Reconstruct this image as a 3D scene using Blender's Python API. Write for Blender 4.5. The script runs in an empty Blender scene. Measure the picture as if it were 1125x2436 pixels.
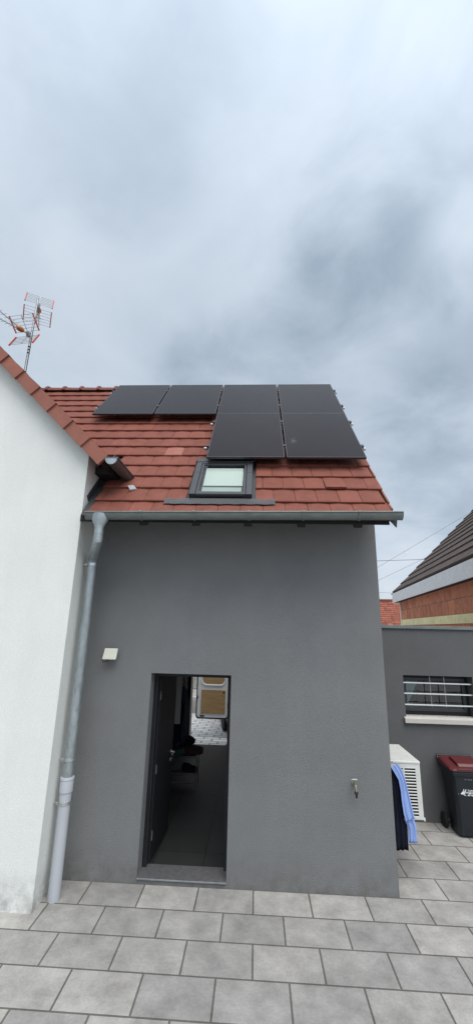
import bpy, bmesh, math, random
from mathutils import Vector, Matrix
random.seed(7)
S = bpy.context.scene
COL = S.collection
PI = math.pi

# ------------------------------------------------------------------ camera
FPX, PITCH, ROLL, YAW, DIST, EYE = 985., .2685, .0236, -.0514, 5.485, 2.746
_cp, _sp, _c, _s = math.cos(PITCH), math.sin(PITCH), math.cos(YAW), math.sin(YAW)
CF = Vector((_s*_cp, _c*_cp, _sp))
_R0 = Vector((_c, -_s, 0)); _U0 = _R0.cross(CF)
CR = _R0*math.cos(ROLL) + _U0*math.sin(ROLL)
CU = -_R0*math.sin(ROLL) + _U0*math.cos(ROLL)
CC = Vector((0, -DIST, EYE))

def ray(u, v):
    return (CF + CR*((u-562.5)/FPX) - CU*((v-1218)/FPX)).normalized()

def at(u, v, x=None, y=None, z=None):
    """survey helper: the real-world point seen at a photo pixel, on a plane of known x, y or z"""
    r = ray(u, v)
    i, q = (0, x) if x is not None else ((1, y) if y is not None else (2, z))
    return CC + r*((q-CC[i])/r[i])

cam_d = bpy.data.cameras.new('camera')
cam = bpy.data.objects.new('camera', cam_d)
COL.objects.link(cam)
M = Matrix((CR, CU, -CF)).transposed().to_4x4()
M.translation = CC
cam.matrix_world = M
cam_d.sensor_fit = 'HORIZONTAL'
cam_d.sensor_width = 36
cam_d.lens = 36*FPX/1125
cam_d.clip_end = 2000
S.camera = cam

# ------------------------------------------------------------------ materials
def srgb(r, g, b):
    f = lambda c: ((c/255+.055)/1.055)**2.4 if c > 10 else c/255/12.92
    return (f(r), f(g), f(b), 1)

class NT:
    def __init__(s, tree):
        s.t = tree; s.n = tree.nodes; s.l = tree.links
    def new(s, kind, **kw):
        n = s.n.new(kind)
        for k, v in kw.items(): setattr(n, k, v)
        return n
    def link(s, a, b): s.l.new(a, b)
    def noise(s, vec, scale, detail=4, rough=.55, dist=0):
        n = s.new('ShaderNodeTexNoise'); n.inputs['Scale'].default_value = scale
        n.inputs['Detail'].default_value = detail; n.inputs['Roughness'].default_value = rough
        n.inputs['Distortion'].default_value = dist
        s.link(vec, n.inputs['Vector']); return n.outputs['Fac']
    def ramp(s, fac, pts):
        r = s.new('ShaderNodeValToRGB'); e = r.color_ramp.elements
        while len(e) < len(pts): e.new(.5)
        for k, (p, c) in enumerate(pts):
            e[k].position = p; e[k].color = c if len(c) == 4 else (*c, 1)
        s.link(fac, r.inputs['Fac']); return r.outputs['Color']
    def math(s, op, a, b=None, clamp=False):
        n = s.new('ShaderNodeMath', operation=op, use_clamp=clamp)
        for i, q in enumerate((a, b)):
            if q is None: continue
            if isinstance(q, (int, float)): n.inputs[i].default_value = q
            else: s.link(q, n.inputs[i])
        return n.outputs[0]
    def mix(s, fac, a, b, mode='MIX'):
        n = s.new('ShaderNodeMix', data_type='RGBA', blend_type=mode)
        for i, q in ((0, fac), (6, a), (7, b)):
            if isinstance(q, (int, float)): n.inputs[i].default_value = q
            elif isinstance(q, tuple): n.inputs[i].default_value = q
            else: s.link(q, n.inputs[i])
        return n.outputs[2]
    def mapping(s, vec, scale=(1, 1, 1), rot=(0, 0, 0), loc=(0, 0, 0)):
        m = s.new('ShaderNodeMapping'); m.inputs['Scale'].default_value = scale
        m.inputs['Rotation'].default_value = rot; m.inputs['Location'].default_value = loc
        s.link(vec, m.inputs['Vector']); return m.outputs[0]

def mat(name, col, rough=.6, metal=0, var=.12, vscale=3., bump=0, bscale=60, spec=None, stretch=(1, 1, 1), var2=None, coat=0, fine=0, plaster=False):
    """principled material: base colour mottled by noise, optional fine bump"""
    m = bpy.data.materials.new(name); m.use_nodes = True
    t = NT(m.node_tree); p = t.n['Principled BSDF']
    p.inputs['Roughness'].default_value = rough; p.inputs['Metallic'].default_value = metal
    if spec is not None: p.inputs['Specular IOR Level'].default_value = spec
    if coat: p.inputs['Coat Weight'].default_value = coat; p.inputs['Coat Roughness'].default_value = .12
    if len(col) == 3: col = (*col, 1)
    tc = t.new('ShaderNodeTexCoord').outputs['Object']
    v = t.mapping(tc, stretch)
    lo = tuple(c*(1-var) for c in col[:3])+(1,); hi = tuple(min(1, c*(1+var)) for c in col[:3])+(1,)
    c = t.ramp(t.noise(v, vscale, 5, .6), [(.3, lo), (.7, hi)])
    if var2: c = t.mix(t.ramp(t.noise(v, vscale*3.7, 3, .6), [(.5, (0, 0, 0)), (.75, (1, 1, 1))]), c, var2 if len(var2) == 4 else (*var2, 1))
    if plaster:
        c = t.mix(t.ramp(t.noise(tc, .8, 3, .5), [(.35, (0, 0, 0)), (.65, (1, 1, 1))]), c, t.mix(1., c, (1.0, .992, 1.02, 1) if col[0] < .4 else (1.0, 1.0, .99, 1), 'MULTIPLY'))
        st = t.ramp(t.noise(t.mapping(tc, (5, 5, .22)), 1.6, 4, .6), [(.3, (.985,)*3), (.7, (1.012,)*3)])
        c = t.mix(1., c, st, 'MULTIPLY')
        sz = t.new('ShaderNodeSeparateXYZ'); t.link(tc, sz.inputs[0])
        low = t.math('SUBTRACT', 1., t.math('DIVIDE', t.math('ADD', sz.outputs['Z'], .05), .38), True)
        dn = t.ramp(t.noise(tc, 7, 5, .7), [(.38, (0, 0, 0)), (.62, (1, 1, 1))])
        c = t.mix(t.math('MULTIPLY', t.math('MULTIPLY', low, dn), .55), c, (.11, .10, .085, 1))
    if fine:
        g = t.ramp(t.noise(tc, 130, 3, .75), [(.3, (1-fine,)*3), (.7, (1+fine,)*3)])
        c = t.mix(1., c, g, 'MULTIPLY')
    t.link(c, p.inputs['Base Color'])
    if bump:
        b = t.new('ShaderNodeBump'); b.inputs['Strength'].default_value = bump; b.inputs['Distance'].default_value = .01
        t.link(t.noise(tc, bscale, 4, .65), b.inputs['Height']); t.link(b.outputs[0], p.inputs['Normal'])
    return m

MAT = {}
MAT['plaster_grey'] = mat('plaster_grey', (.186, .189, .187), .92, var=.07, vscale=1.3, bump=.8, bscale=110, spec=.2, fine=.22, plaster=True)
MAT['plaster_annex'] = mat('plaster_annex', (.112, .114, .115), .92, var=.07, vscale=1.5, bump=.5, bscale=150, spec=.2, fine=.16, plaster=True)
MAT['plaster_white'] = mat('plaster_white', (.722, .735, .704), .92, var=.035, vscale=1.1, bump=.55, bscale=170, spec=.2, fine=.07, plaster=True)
MAT['zinc_dark'] = mat('zinc_dark', (.165, .185, .178), .48, .45, var=.2, vscale=5, stretch=(1, 3, 3))
MAT['zinc'] = mat('zinc', (.36, .40, .415), .42, .6, var=.22, vscale=9, stretch=(1, 1, .35), var2=(.23, .27, .28))
MAT['zinc_old'] = mat('zinc_old', (.10, .10, .10), .5, .5, var=.2, vscale=6)
MAT['pvc_grey'] = mat('pvc_grey', (.42, .44, .47), .45, var=.05)
MAT['steel'] = mat('steel', (.62, .64, .65), .28, .9, var=.08, vscale=20)
MAT['steel_dull'] = mat('steel_dull', (.36, .37, .38), .45, .8, var=.15, vscale=20)
MAT['black_plastic'] = mat('black_plastic', (.012, .012, .013), .5, var=.2)
MAT['dark_wood'] = mat('dark_wood', (.012, .011, .011), .75, var=.3, vscale=8, stretch=(1, 1, 8))
MAT['anthracite'] = mat('anthracite', (.036, .038, .044), .42, var=.06, spec=.5)
MAT['anthracite_door'] = mat('anthracite_door', (.012, .013, .015), .5, var=.1, spec=.3)
MAT['flashing'] = mat('flashing', (.045, .046, .05), .5, .2, var=.12)
MAT['apron'] = mat('apron', (.075, .077, .082), .55, .2, var=.1)
MAT['cream_white'] = mat('cream_white', (.70, .69, .60), .5, var=.04)
MAT['lamp_lens'] = mat('lamp_lens', (.60, .60, .50), .35, var=.05)
MAT['ac_white'] = mat('ac_white', (.60, .60, .565), .5, var=.05, vscale=4, var2=(.52, .51, .47))
MAT['dark_hole'] = mat('dark_hole', (.02, .02, .021), .8)
MAT['brass'] = mat('brass', (.33, .30, .23), .35, .8, var=.2, vscale=40)
MAT['sill'] = mat('sill', (.50, .475, .44), .85, var=.08, bump=.3, bscale=120)
MAT['blue_cloth'] = mat('blue_cloth', (.25, .35, .66), .85, var=.07, vscale=9, bump=.2, bscale=80, spec=.15)
MAT['navy_cloth'] = mat('navy_cloth', (.012, .014, .024), .9, var=.4, vscale=30, stretch=(3, 3, .2), bump=.6, bscale=50, spec=.1)
MAT['bin_dark'] = mat('bin_dark', (.010, .013, .018), .42, var=.2, vscale=6)
MAT['bin_red'] = mat('bin_red', (.095, .015, .017), .42, var=.12, vscale=8)
MAT['white_print'] = mat('white_print', (.75, .77, .78), .6, var=.03)
MAT['grey_print'] = mat('grey_print', (.20, .21, .22), .7, var=.05)
MAT['fascia_white'] = mat('fascia_white', (.80, .80, .80), .8, var=.08, vscale=4, stretch=(1, 1, 3), var2=(.68, .69, .70))
MAT['foam_yellow'] = mat('foam_yellow', (.84, .76, .44), .9, var=.10, vscale=2, var2=(.74, .58, .25), bump=.4)
MAT['ply'] = mat('ply', (.42, .27, .13), .7, var=.16, vscale=3, stretch=(1, 1, 9))
MAT['van_white'] = mat('van_white', (.80, .81, .82), .3, var=.03, coat=.4)
MAT['rubber'] = mat('rubber', (.012, .012, .012), .85, var=.2)
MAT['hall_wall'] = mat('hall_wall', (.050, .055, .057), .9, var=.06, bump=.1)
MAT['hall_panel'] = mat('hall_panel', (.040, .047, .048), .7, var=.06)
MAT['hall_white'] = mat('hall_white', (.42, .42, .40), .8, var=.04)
MAT['coat_dark'] = mat('coat_dark', (.010, .011, .015), .95, var=.3, vscale=15, spec=.1)
MAT['coat_blue'] = mat('coat_blue', (.040, .055, .11), .95, var=.3, vscale=15, spec=.1)
MAT['coat_grey'] = mat('coat_grey', (.11, .12, .135), .95, var=.2, vscale=15, spec=.1)
MAT['red_dark'] = mat('red_dark', (.05, .018, .020), .9, var=.2)
MAT['green_dark'] = mat('green_dark', (.02, .09, .05), .8, var=.2)
MAT['concrete'] = mat('concrete', (.30, .29, .275), .9, var=.14, vscale=2, bump=.4, bscale=60, var2=(.17, .165, .155))
MAT['asphalt'] = mat('asphalt', (.16, .15, .138), .9, var=.12, vscale=1.2, bump=.4, bscale=140)
MAT['kerb'] = mat('kerb', (.42, .41, .39), .85, var=.1, vscale=3)
MAT['galv_bright'] = mat('galv_bright', (.62, .66, .66), .35, .25, var=.05)
MAT['reflection_pale'] = mat('reflection_pale', (.72, .78, .84), .8, var=.04)
MAT['wire'] = mat('wire', (.06, .06, .065), .6)
MAT['orange_plastic'] = mat('orange_plastic', (.42, .15, .025), .5, var=.15, vscale=30)
MAT['red_plastic'] = mat('red_plastic', (.50, .10, .045), .55, var=.12, vscale=20)
MAT['rail_alu'] = mat('rail_alu', (.55, .56, .57), .35, .9)
MAT['ridge_tile'] = mat('ridge_tile', (.18, .066, .052), .8, var=.18, vscale=5, bump=.3)
MAT['verge'] = mat('verge_clay', (.250, .088, .060), .75, var=.12, vscale=3, bump=.25, bscale=90, var2=(.215, .085, .062))

def tile_mat(name, col, var, moss=None):
    """clay tiles: every tile has its own tone, carried by a face attribute"""
    m = bpy.data.materials.new(name); m.use_nodes = True
    t = NT(m.node_tree); p = t.n['Principled BSDF']; p.inputs['Roughness'].default_value = .72
    p.inputs['Specular IOR Level'].default_value = .2
    a = t.new('ShaderNodeAttribute', attribute_name='tone').outputs['Fac']
    tc = t.new('ShaderNodeTexCoord').outputs['Object']
    lo = tuple(c*(1-var) for c in col); hi = tuple(c*(1+var) for c in col)
    pale = tuple(min(1, c*1.35+.03) for c in col)
    c = t.ramp(a, [(0, lo), (.8, hi), (1, pale)])
    n1 = t.ramp(t.noise(tc, 6, 6, .65), [(.3, (.82,)*3), (.72, (1.16,)*3)])
    c = t.mix(1., c, n1, 'MULTIPLY')
    n2 = t.ramp(t.noise(t.mapping(tc, (9, 3, 3)), 2.2, 4, .7, .6), [(.58, (0, 0, 0)), (.8, (1, 1, 1))])
    c = t.mix(t.math('MULTIPLY', n2, .45), c, (col[0]*.9+.03, col[1]*1.7+.01, col[2]*1.8+.01, 1))
    n3 = t.ramp(t.noise(tc, 14, 5, .7), [(.60, (0, 0, 0)), (.74, (1, 1, 1))])
    c = t.mix(t.math('MULTIPLY', n3, .35), c, (col[0]*.55, col[1]*.6, col[2]*.6, 1))
    t.link(c, p.inputs['Base Color'])
    b = t.new('ShaderNodeBump'); b.inputs['Strength'].default_value = .35; b.inputs['Distance'].default_value = .006
    t.link(t.noise(tc, 70, 4, .65), b.inputs['Height']); t.link(b.outputs[0], p.inputs['Normal'])
    return m
MAT['tile_red'] = tile_mat('clay_tile_red', (.198, .066, .046), .10)
MAT['tile_brown'] = tile_mat('clay_tile_brown', (.098, .072, .062), .14)
MAT['tile_far'] = tile_mat('clay_tile_far', (.26, .085, .055), .25)

def panel_glass():
    m = bpy.data.materials.new('solar_glass'); m.use_nodes = True
    t = NT(m.node_tree); p = t.n['Principled BSDF']
    tc = t.new('ShaderNodeTexCoord').outputs['Object']
    w = t.new('ShaderNodeTexWave', wave_type='BANDS', bands_direction='X'); w.inputs['Scale'].default_value = 15
    t.link(tc, w.inputs['Vector'])
    c = t.ramp(w.outputs['Fac'], [(.0, (.0155, .0112, .0125)), (1., (.0185, .014, .0152))])
    d = t.ramp(t.noise(tc, 1.7, 5, .6), [(.3, (.9,)*3), (.75, (1.2,)*3)])
    t.link(t.mix(1., c, d, 'MULTIPLY'), p.inputs['Base Color'])
    p.inputs['Roughness'].default_value = .22
    p.inputs['Specular IOR Level'].default_value = .10
    r = t.ramp(t.noise(tc, 4, 4, .6), [(.3, (.22,)*3), (.8, (.28,)*3)])
    t.link(r, p.inputs['Roughness'])
    return m
MAT['solar_glass'] = panel_glass()
MAT['panel_frame'] = mat('panel_frame', (.022, .022, .024), .3, var=.1, spec=.6)

def glass_mat(name, tint, ior=1.5, rough=0.02):
    m = bpy.data.materials.new(name); m.use_nodes = True
    t = NT(m.node_tree); t.n.remove(t.n['Principled BSDF'])
    fr = t.new('ShaderNodeFresnel'); fr.inputs['IOR'].default_value = ior
    tr = t.new('ShaderNodeBsdfTransparent'); tr.inputs['Color'].default_value = tint
    gl = t.new('ShaderNodeBsdfGlossy'); gl.inputs['Roughness'].default_value = rough
    mx = t.new('ShaderNodeMixShader')
    tc = t.new('ShaderNodeTexCoord').outputs['Object']
    dirt = t.ramp(t.noise(tc, 3, 4, .6), [(.3, (.0,)*3), (.8, (.04,)*3)])
    t.link(t.math('ADD', fr.outputs[0], dirt), mx.inputs[0])
    t.link(tr.outputs[0], mx.inputs[1]); t.link(gl.outputs[0], mx.inputs[2])
    t.link(mx.outputs[0], t.n['Material Output'].inputs['Surface'])
    return m
MAT['roof_glass'] = glass_mat('roof_window_glass', (.88, .92, .90, 1), 1.45)
MAT['win_glass'] = glass_mat('window_glass', (.72, .82, .80, 1), 2.1)
MAT['blind'] = mat('mint_blind', (.58, .63, .595), .9, var=.02)
MAT['blind_low'] = mat('mint_lining', (.40, .47, .43), .9, var=.03)

def brick_mat(name, c1, c2, mortar, bw, rh, ms, off=.5, rot=(0, 0, 0), bump=.4, rough=.85, var=.2, squash=1.0):
    m = bpy.data.materials.new(name); m.use_nodes = True
    t = NT(m.node_tree); p = t.n['Principled BSDF']; p.inputs['Roughness'].default_value = rough
    tc = t.new('ShaderNodeTexCoord').outputs['Object']
    v = t.mapping(tc, (1, 1, 1), rot)
    b = t.new('ShaderNodeTexBrick'); b.offset = off
    b.inputs['Color1'].default_value = (*c1, 1); b.inputs['Color2'].default_value = (*c2, 1)
    b.inputs['Mortar'].default_value = (*mortar, 1); b.inputs['Scale'].default_value = 1
    b.inputs['Brick Width'].default_value = bw; b.inputs['Row Height'].default_value = rh
    b.inputs['Mortar Size'].default_value = ms; b.inputs['Mortar Smooth'].default_value = .3
    t.link(v, b.inputs['Vector'])
    n = t.ramp(t.noise(tc, 4, 5, .65), [(.3, (1-var,)*3), (.7, (1+var,)*3)])
    n2 = t.ramp(t.noise(tc, 40, 3, .6), [(.3, (.9,)*3), (.7, (1.08,)*3)])
    t.link(t.mix(1., t.mix(1., b.outputs['Color'], n, 'MULTIPLY'), n2, 'MULTIPLY'), p.inputs['Base Color'])
    bp = t.new('ShaderNodeBump'); bp.inputs['Strength'].default_value = bump; bp.inputs['Distance'].default_value = .01
    inv = t.math('SUBTRACT', 1., b.outputs['Fac'])
    t.link(t.math('ADD', inv, t.math('MULTIPLY', t.noise(tc, 60, 3), .25)), bp.inputs['Height'])
    t.link(bp.outputs[0], p.inputs['Normal'])
    return m
# hollow clay blocks: wall runs along local X, height Z -> rotate so (x, z) drives the pattern
MAT['clay_block'] = brick_mat('clay_block', (.62, .235, .125), (.45, .165, .09), (.27, .15, .105), .62, .40, .014, .4, (PI/2, 0, 0), .5, .9, .28)
MAT['pavers'] = brick_mat('street_pavers', (.66, .65, .63), (.52, .515, .50), (.15, .15, .15), .42, .21, .018, .43, (0, 0, .05), .5, .75, .12)
MAT['yard'] = brick_mat('yard_pavers', (.345, .33, .31), (.25, .243, .232), (.10, .098, .082), .6, .4, .009, .5, (0, 0, 0), .6, .85, .26)
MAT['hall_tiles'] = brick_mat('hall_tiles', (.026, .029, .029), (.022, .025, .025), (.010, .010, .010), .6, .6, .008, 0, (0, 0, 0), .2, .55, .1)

# ------------------------------------------------------------------ mesh helpers
class MB:
    def __init__(s): s.bm = bmesh.new(); s.mi = 0
    def face(s, vs):
        f = s.bm.faces.new(vs); f.material_index = s.mi; return f
    def quad(s, *pts): return s.face([s.bm.verts.new(p) for p in pts])
    def obox(s, c, ax, ay, az, hx, hy, hz):
        c, ax, ay, az = map(Vector, (c, ax, ay, az)); v = []
        for k in (-1, 1):
            for j in (-1, 1):
                for i in (-1, 1): v.append(s.bm.verts.new(c+ax*hx*i+ay*hy*j+az*hz*k))
        fs = [s.face([v[i] for i in q]) for q in ((0, 2, 3, 1), (4, 5, 7, 6), (0, 1, 5, 4), (2, 6, 7, 3), (0, 4, 6, 2), (1, 3, 7, 5))]
        if ax.cross(ay).dot(az) < 0: bmesh.ops.reverse_faces(s.bm, faces=fs)
        return s
    def box(s, x0, x1, y0, y1, z0, z1):
        return s.obox(((x0+x1)/2, (y0+y1)/2, (z0+z1)/2), (1, 0, 0), (0, 1, 0), (0, 0, 1), (x1-x0)/2, (y1-y0)/2, (z1-z0)/2)
    def tube(s, pts, r, seg=12, cap=True, flat=None):
        """swept tube; r a number or one per point; flat=(axis, k) squeezes"""
        pts = [Vector(p) for p in pts]; n = len(pts)
        rs = r if isinstance(r, (list, tuple)) else [r]*n
        rings = []; prev = None
        for i, p in enumerate(pts):
            d = (pts[min(i+1, n-1)]-pts[max(i-1, 0)]).normalized()
            if prev is None: u = d.orthogonal().normalized()
            else: u = (prev-d*prev.dot(d)).normalized()
            prev = u; w = d.cross(u)
            ring = []
            for k in range(seg):
                a = 2*PI*k/seg; o = (u*math.cos(a)+w*math.sin(a))*rs[i]
                if flat: ax = Vector(flat[0]); o = o-ax*o.dot(ax)*(1-flat[1])
                ring.append(s.bm.verts.new(p+o))
            rings.append(ring)
        for a, b in zip(rings, rings[1:]):
            for k in range(seg): s.face((a[k], a[(k+1) % seg], b[(k+1) % seg], b[k]))
        if cap:
            s.face(list(reversed(rings[0]))); s.face(rings[-1])
        return s
    def lathe(s, prof, c=(0, 0, 0), axis=(0, 0, 1), seg=24, cap=True):
        ax = Vector(axis).normalized(); u = ax.orthogonal().normalized(); w = ax.cross(u); c = Vector(c)
        rings = [[s.bm.verts.new(c+ax*h+(u*math.cos(2*PI*k/seg)+w*math.sin(2*PI*k/seg))*max(r, 1e-4)) for k in range(seg)] for r, h in prof]
        for a, b in zip(rings, rings[1:]):
            for k in range(seg): s.face((a[k], a[(k+1) % seg], b[(k+1) % seg], b[k]))
        if cap: s.face(list(reversed(rings[0]))); s.face(rings[-1])
        return s
    def prism(s, pts, vec):
        """closed polygon pushed along vec"""
        vec = Vector(vec); a = [s.bm.verts.new(p) for p in pts]; b = [s.bm.verts.new(Vector(p)+vec) for p in pts]
        n = len(a); fs = [s.face(list(reversed(a))), s.face(b)]
        for i in range(n): fs.append(s.face((a[i], a[(i+1) % n], b[(i+1) % n], b[i])))
        bmesh.ops.recalc_face_normals(s.bm, faces=fs)
        return s
    def strip(s, A, B):
        va = [s.bm.verts.new(p) for p in A]; vb = [s.bm.verts.new(p) for p in B]
        for i in range(len(A)-1): s.face((va[i], va[i+1], vb[i+1], vb[i]))
        return s
    def build(s, name, mats, parent=None, smooth=False, bevel=0, local=None):
        """ONE mesh object; vertices are given in world space, parents sit at their own place"""
        if not isinstance(mats, (list, tuple)): mats = [mats]
        me = bpy.data.meshes.new(name)
        if smooth: bmesh.ops.recalc_face_normals(s.bm, faces=s.bm.faces)
        s.bm.to_mesh(me); s.bm.free()
        for q in mats: me.materials.append(MAT[q] if isinstance(q, str) else q)
        if smooth:
            for p in me.polygons: p.use_smooth = True
        o = bpy.data.objects.new(name, me); COL.objects.link(o)
        if parent is not None:
            o.parent = parent; o.matrix_parent_inverse = wm(parent).inverted()
        if smooth:
            e = o.modifiers.new('edges', 'EDGE_SPLIT'); e.split_angle = math.radians(38)
        if bevel:
            b = o.modifiers.new('bevel', 'BEVEL'); b.width = bevel; b.segments = 2; b.limit_method = 'ANGLE'
            b.harden_normals = False
        return o

def wm(o):
    m = o.matrix_basis.copy()
    while o.parent is not None:
        m = o.parent.matrix_basis @ (o.matrix_parent_inverse @ m) if o.parent.parent is None else wm(o.parent) @ (o.matrix_parent_inverse @ m)
        return m
    return m

def tag(o, label=None, cat=None, group=None, kind=None):
    for k, v in (('label', label), ('category', cat), ('group', group), ('kind', kind)):
        if v: o[k] = v
    return o
def thing(name, loc, label, cat, group=None):
    o = bpy.data.objects.new(name, None); COL.objects.link(o); o.location = loc
    o.empty_display_size = .1
    return tag(o, label, cat, group)
def structure(o): o['kind'] = 'structure'; return o

def tone(o, val=None):
    """one random tone for each connected tile"""
    me = o.data; a = me.attributes.new('tone', 'FLOAT', 'FACE')
    a.data.foreach_set('value', val)

# ------------------------------------------------------------------ the main roof's own coordinates: x, s up the slope, n above the panel glass
TH = math.radians(48.5)
DS = Vector((0, math.cos(TH), math.sin(TH))); DN = Vector((0, -math.sin(TH), math.cos(TH)))
P0 = Vector((0, .029, 5.089))
def rp(x, s, n): return P0 + Vector((x, 0, 0)) + DS*s + DN*n
def rbox(mb, x0, x1, s0, s1, n0, n1):
    mb.obox(rp((x0+x1)/2, (s0+s1)/2, (n0+n1)/2), (1, 0, 0), DS, DN, (x1-x0)/2, (s1-s0)/2, (n1-n0)/2)

XR = 1.577          # right end of the grey wall
XW = -2.19         # side wall of the white house
def verge_x(s): return 1.606-.0217*s   # the gable edge is not quite square to the eave
VERGE = 1.63
SR = 3.83           # ridge
GZ = -.05           # yard level
RIDGE = rp(0, SR, -.19)

# ================================================================== SETTING: ground
def sheet(name, x0, x1, y0, y1, z, m):
    mb = MB(); mb.quad((x0, y0, z), (x1, y0, z), (x1, y1, z), (x0, y1, z)); return structure(mb.build(name, m))
sheet('ground', -600, 600, -600, 600, -.26, 'concrete')
structure(MB().box(-14, 14, -9, 5.449, -.25, GZ).build('yard_paving', 'yard'))
sheet('street_paving', -14, 9, 5.45, 9.6, -.15, 'pavers')
sheet('road', -60, 60, 9.72, 12.6, -.19, 'asphalt')
structure(MB().box(-60, 60, 9.6, 9.72, -.25, -.14).build('kerb', 'kerb', bevel=.01))
structure(MB().box(-60, 60, 12.6, 12.75, -.25, -.08).build('kerb', 'kerb', bevel=.01))
structure(MB().box(-60, 60, 12.75, 14.9, -.25, -.10).build('pavement', 'concrete'))

# ================================================================== GREY HOUSE
house = thing('grey_house', (-.2, 2.7, GZ), 'grey rendered house with red tiled roof carrying black solar panels', 'house')
DX0, DX1, DZ = -1.3, -.3, 2.15
def under(y):       # underside of the roof boards above a wall
    return P0.z + (y-P0.y)*math.tan(TH) - .30/math.cos(TH)
mb = MB()
zt = under(.0)-.005
mb.box(XW+.003, DX0, 0, .3, GZ-.03, zt); mb.box(DX1, XR, 0, .3, GZ-.03, zt); mb.box(DX0, DX1, 0, .3, DZ, zt)
mb.box(DX0, DX1, 0, .3, GZ-.03, -.006)
yb0, yb1 = 5.15, 5.45
# right side wall with its gable
ym = RIDGE.y
pts = [(XR, .3, GZ-.03), (XR, yb1, GZ-.03), (XR, yb1, 2.75), (XR, 4.05, 2.75), (XR, 4.05, under(2*ym-4.05)-.03), (XR, ym, under(ym)-.03), (XR, .3, under(.3)-.03)]
mb.prism(pts, (-.3, 0, 0))
yu0, yu1 = 3.75, 4.05
zu = under(2*ym-yu1)-.03
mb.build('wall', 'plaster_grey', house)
mb = MB()
mb.box(-7.5, XR-.3, yu0, yu1, 2.75, zu)
mb.box(-7.5, -1.53, yb0, yb1, -.25, 2.62); mb.box(.9, XR-.3, yb0, yb1, -.25, 2.62); mb.box(-1.53, .9, yb0, yb1, 2.3, 2.62)
mb.build('rear_bounce_wall', 'plaster_white', house)  # unseen rear, made white to bounce light onto the van door
mb = MB()
mb.box(-1.78, -1.68, .3, yb0, -.02, 2.5); mb.box(.62, .72, .3, yb0, -.02, 2.5)
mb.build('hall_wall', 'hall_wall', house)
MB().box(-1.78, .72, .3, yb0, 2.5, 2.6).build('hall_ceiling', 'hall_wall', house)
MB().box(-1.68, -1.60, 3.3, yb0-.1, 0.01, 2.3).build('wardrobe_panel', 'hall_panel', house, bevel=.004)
MB().box(-1.60, -1.572, 4.42, 4.45, 0.01, 2.3).build('wardrobe_trim', 'hall_white', house)
MB().box(-1.335, -1.245, 2.02, 2.06, 1.15, 2.49).build('hall_batten', 'hall_white', house)
# front opening frame
MB().box(-7.5, XR-.302, 3.76, yb1+.05, 2.63, 2.748).build('added_rear_roof', 'zinc_dark', house)  # low roof invented to let daylight over the house onto the van
mb = MB(); mb.box(-1.66, -1.53, yb0-.06, yb0-.003, 0, 2.36); mb.box(.9, .98, yb0-.06, yb0-.003, 0, 2.36); mb.box(-1.53, .9, yb0-.06, yb0-.003, 2.3, 2.36)
mb.build('front_door_frame', 'anthracite_door', house)
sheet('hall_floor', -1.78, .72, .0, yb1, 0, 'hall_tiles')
# back door: frame lining + leaf standing open into the hall
mb = MB()
mb.box(DX0+.001, DX0+.055, .2, .27, 0.004, DZ-.055); mb.box(DX1-.045, DX1-.001, .2, .27, 0.004, DZ-.055); mb.box(DX0+.001, DX1-.001, .2, .27, DZ-.055, DZ-.001)
mb.build('door_frame', 'anthracite_door', house, bevel=.003)
MB().box(DX0-.0, DX1, -.02, .28, -.005, .012).build('door_sill', 'steel_dull', house, bevel=.003)
ha = math.radians(87)
hd = Vector((math.cos(ha), math.sin(ha), 0)); hn = Vector((-math.sin(ha), math.cos(ha), 0)); hp = Vector((DX0+.05, .275, 0))
def leafp(a, b, z): return hp+hd*a+hn*b+Vector((0, 0, z))
mb = MB(); mb.obox(leafp(.43, 0, 1.045), hd, hn, (0, 0, 1), .43, .022, 1.035)
door = mb.build('door', 'anthracite_door', house, bevel=.004)
for sg in (-1, 1):
    mb = MB()
    mb.lathe([(.026, 0), (.026, .008), (.012, .01), (.011, .05)], leafp(.78, sg*.022, 1.0), hn*sg, 14)
    mb.tube([leafp(.78, sg*.07, 1.0), leafp(.72, sg*.074, 1.0), leafp(.64, sg*.072, 1.0)], .010, 8)
    mb.build('handle', 'steel', door, smooth=True)
    MB().lathe([(.026, 0), (.026, .009), (.012, .012), (.004, .013)], leafp(.78, sg*.022, .90), hn*sg, 14).build('lock', 'steel', door, smooth=True)
for z in (.3, 1.0, 1.85):
    MB().tube([leafp(.0, -.03, z-.05), leafp(0, -.03, z+.05)], .010, 10).build('hinge', 'zinc_old', door, smooth=True)

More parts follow.
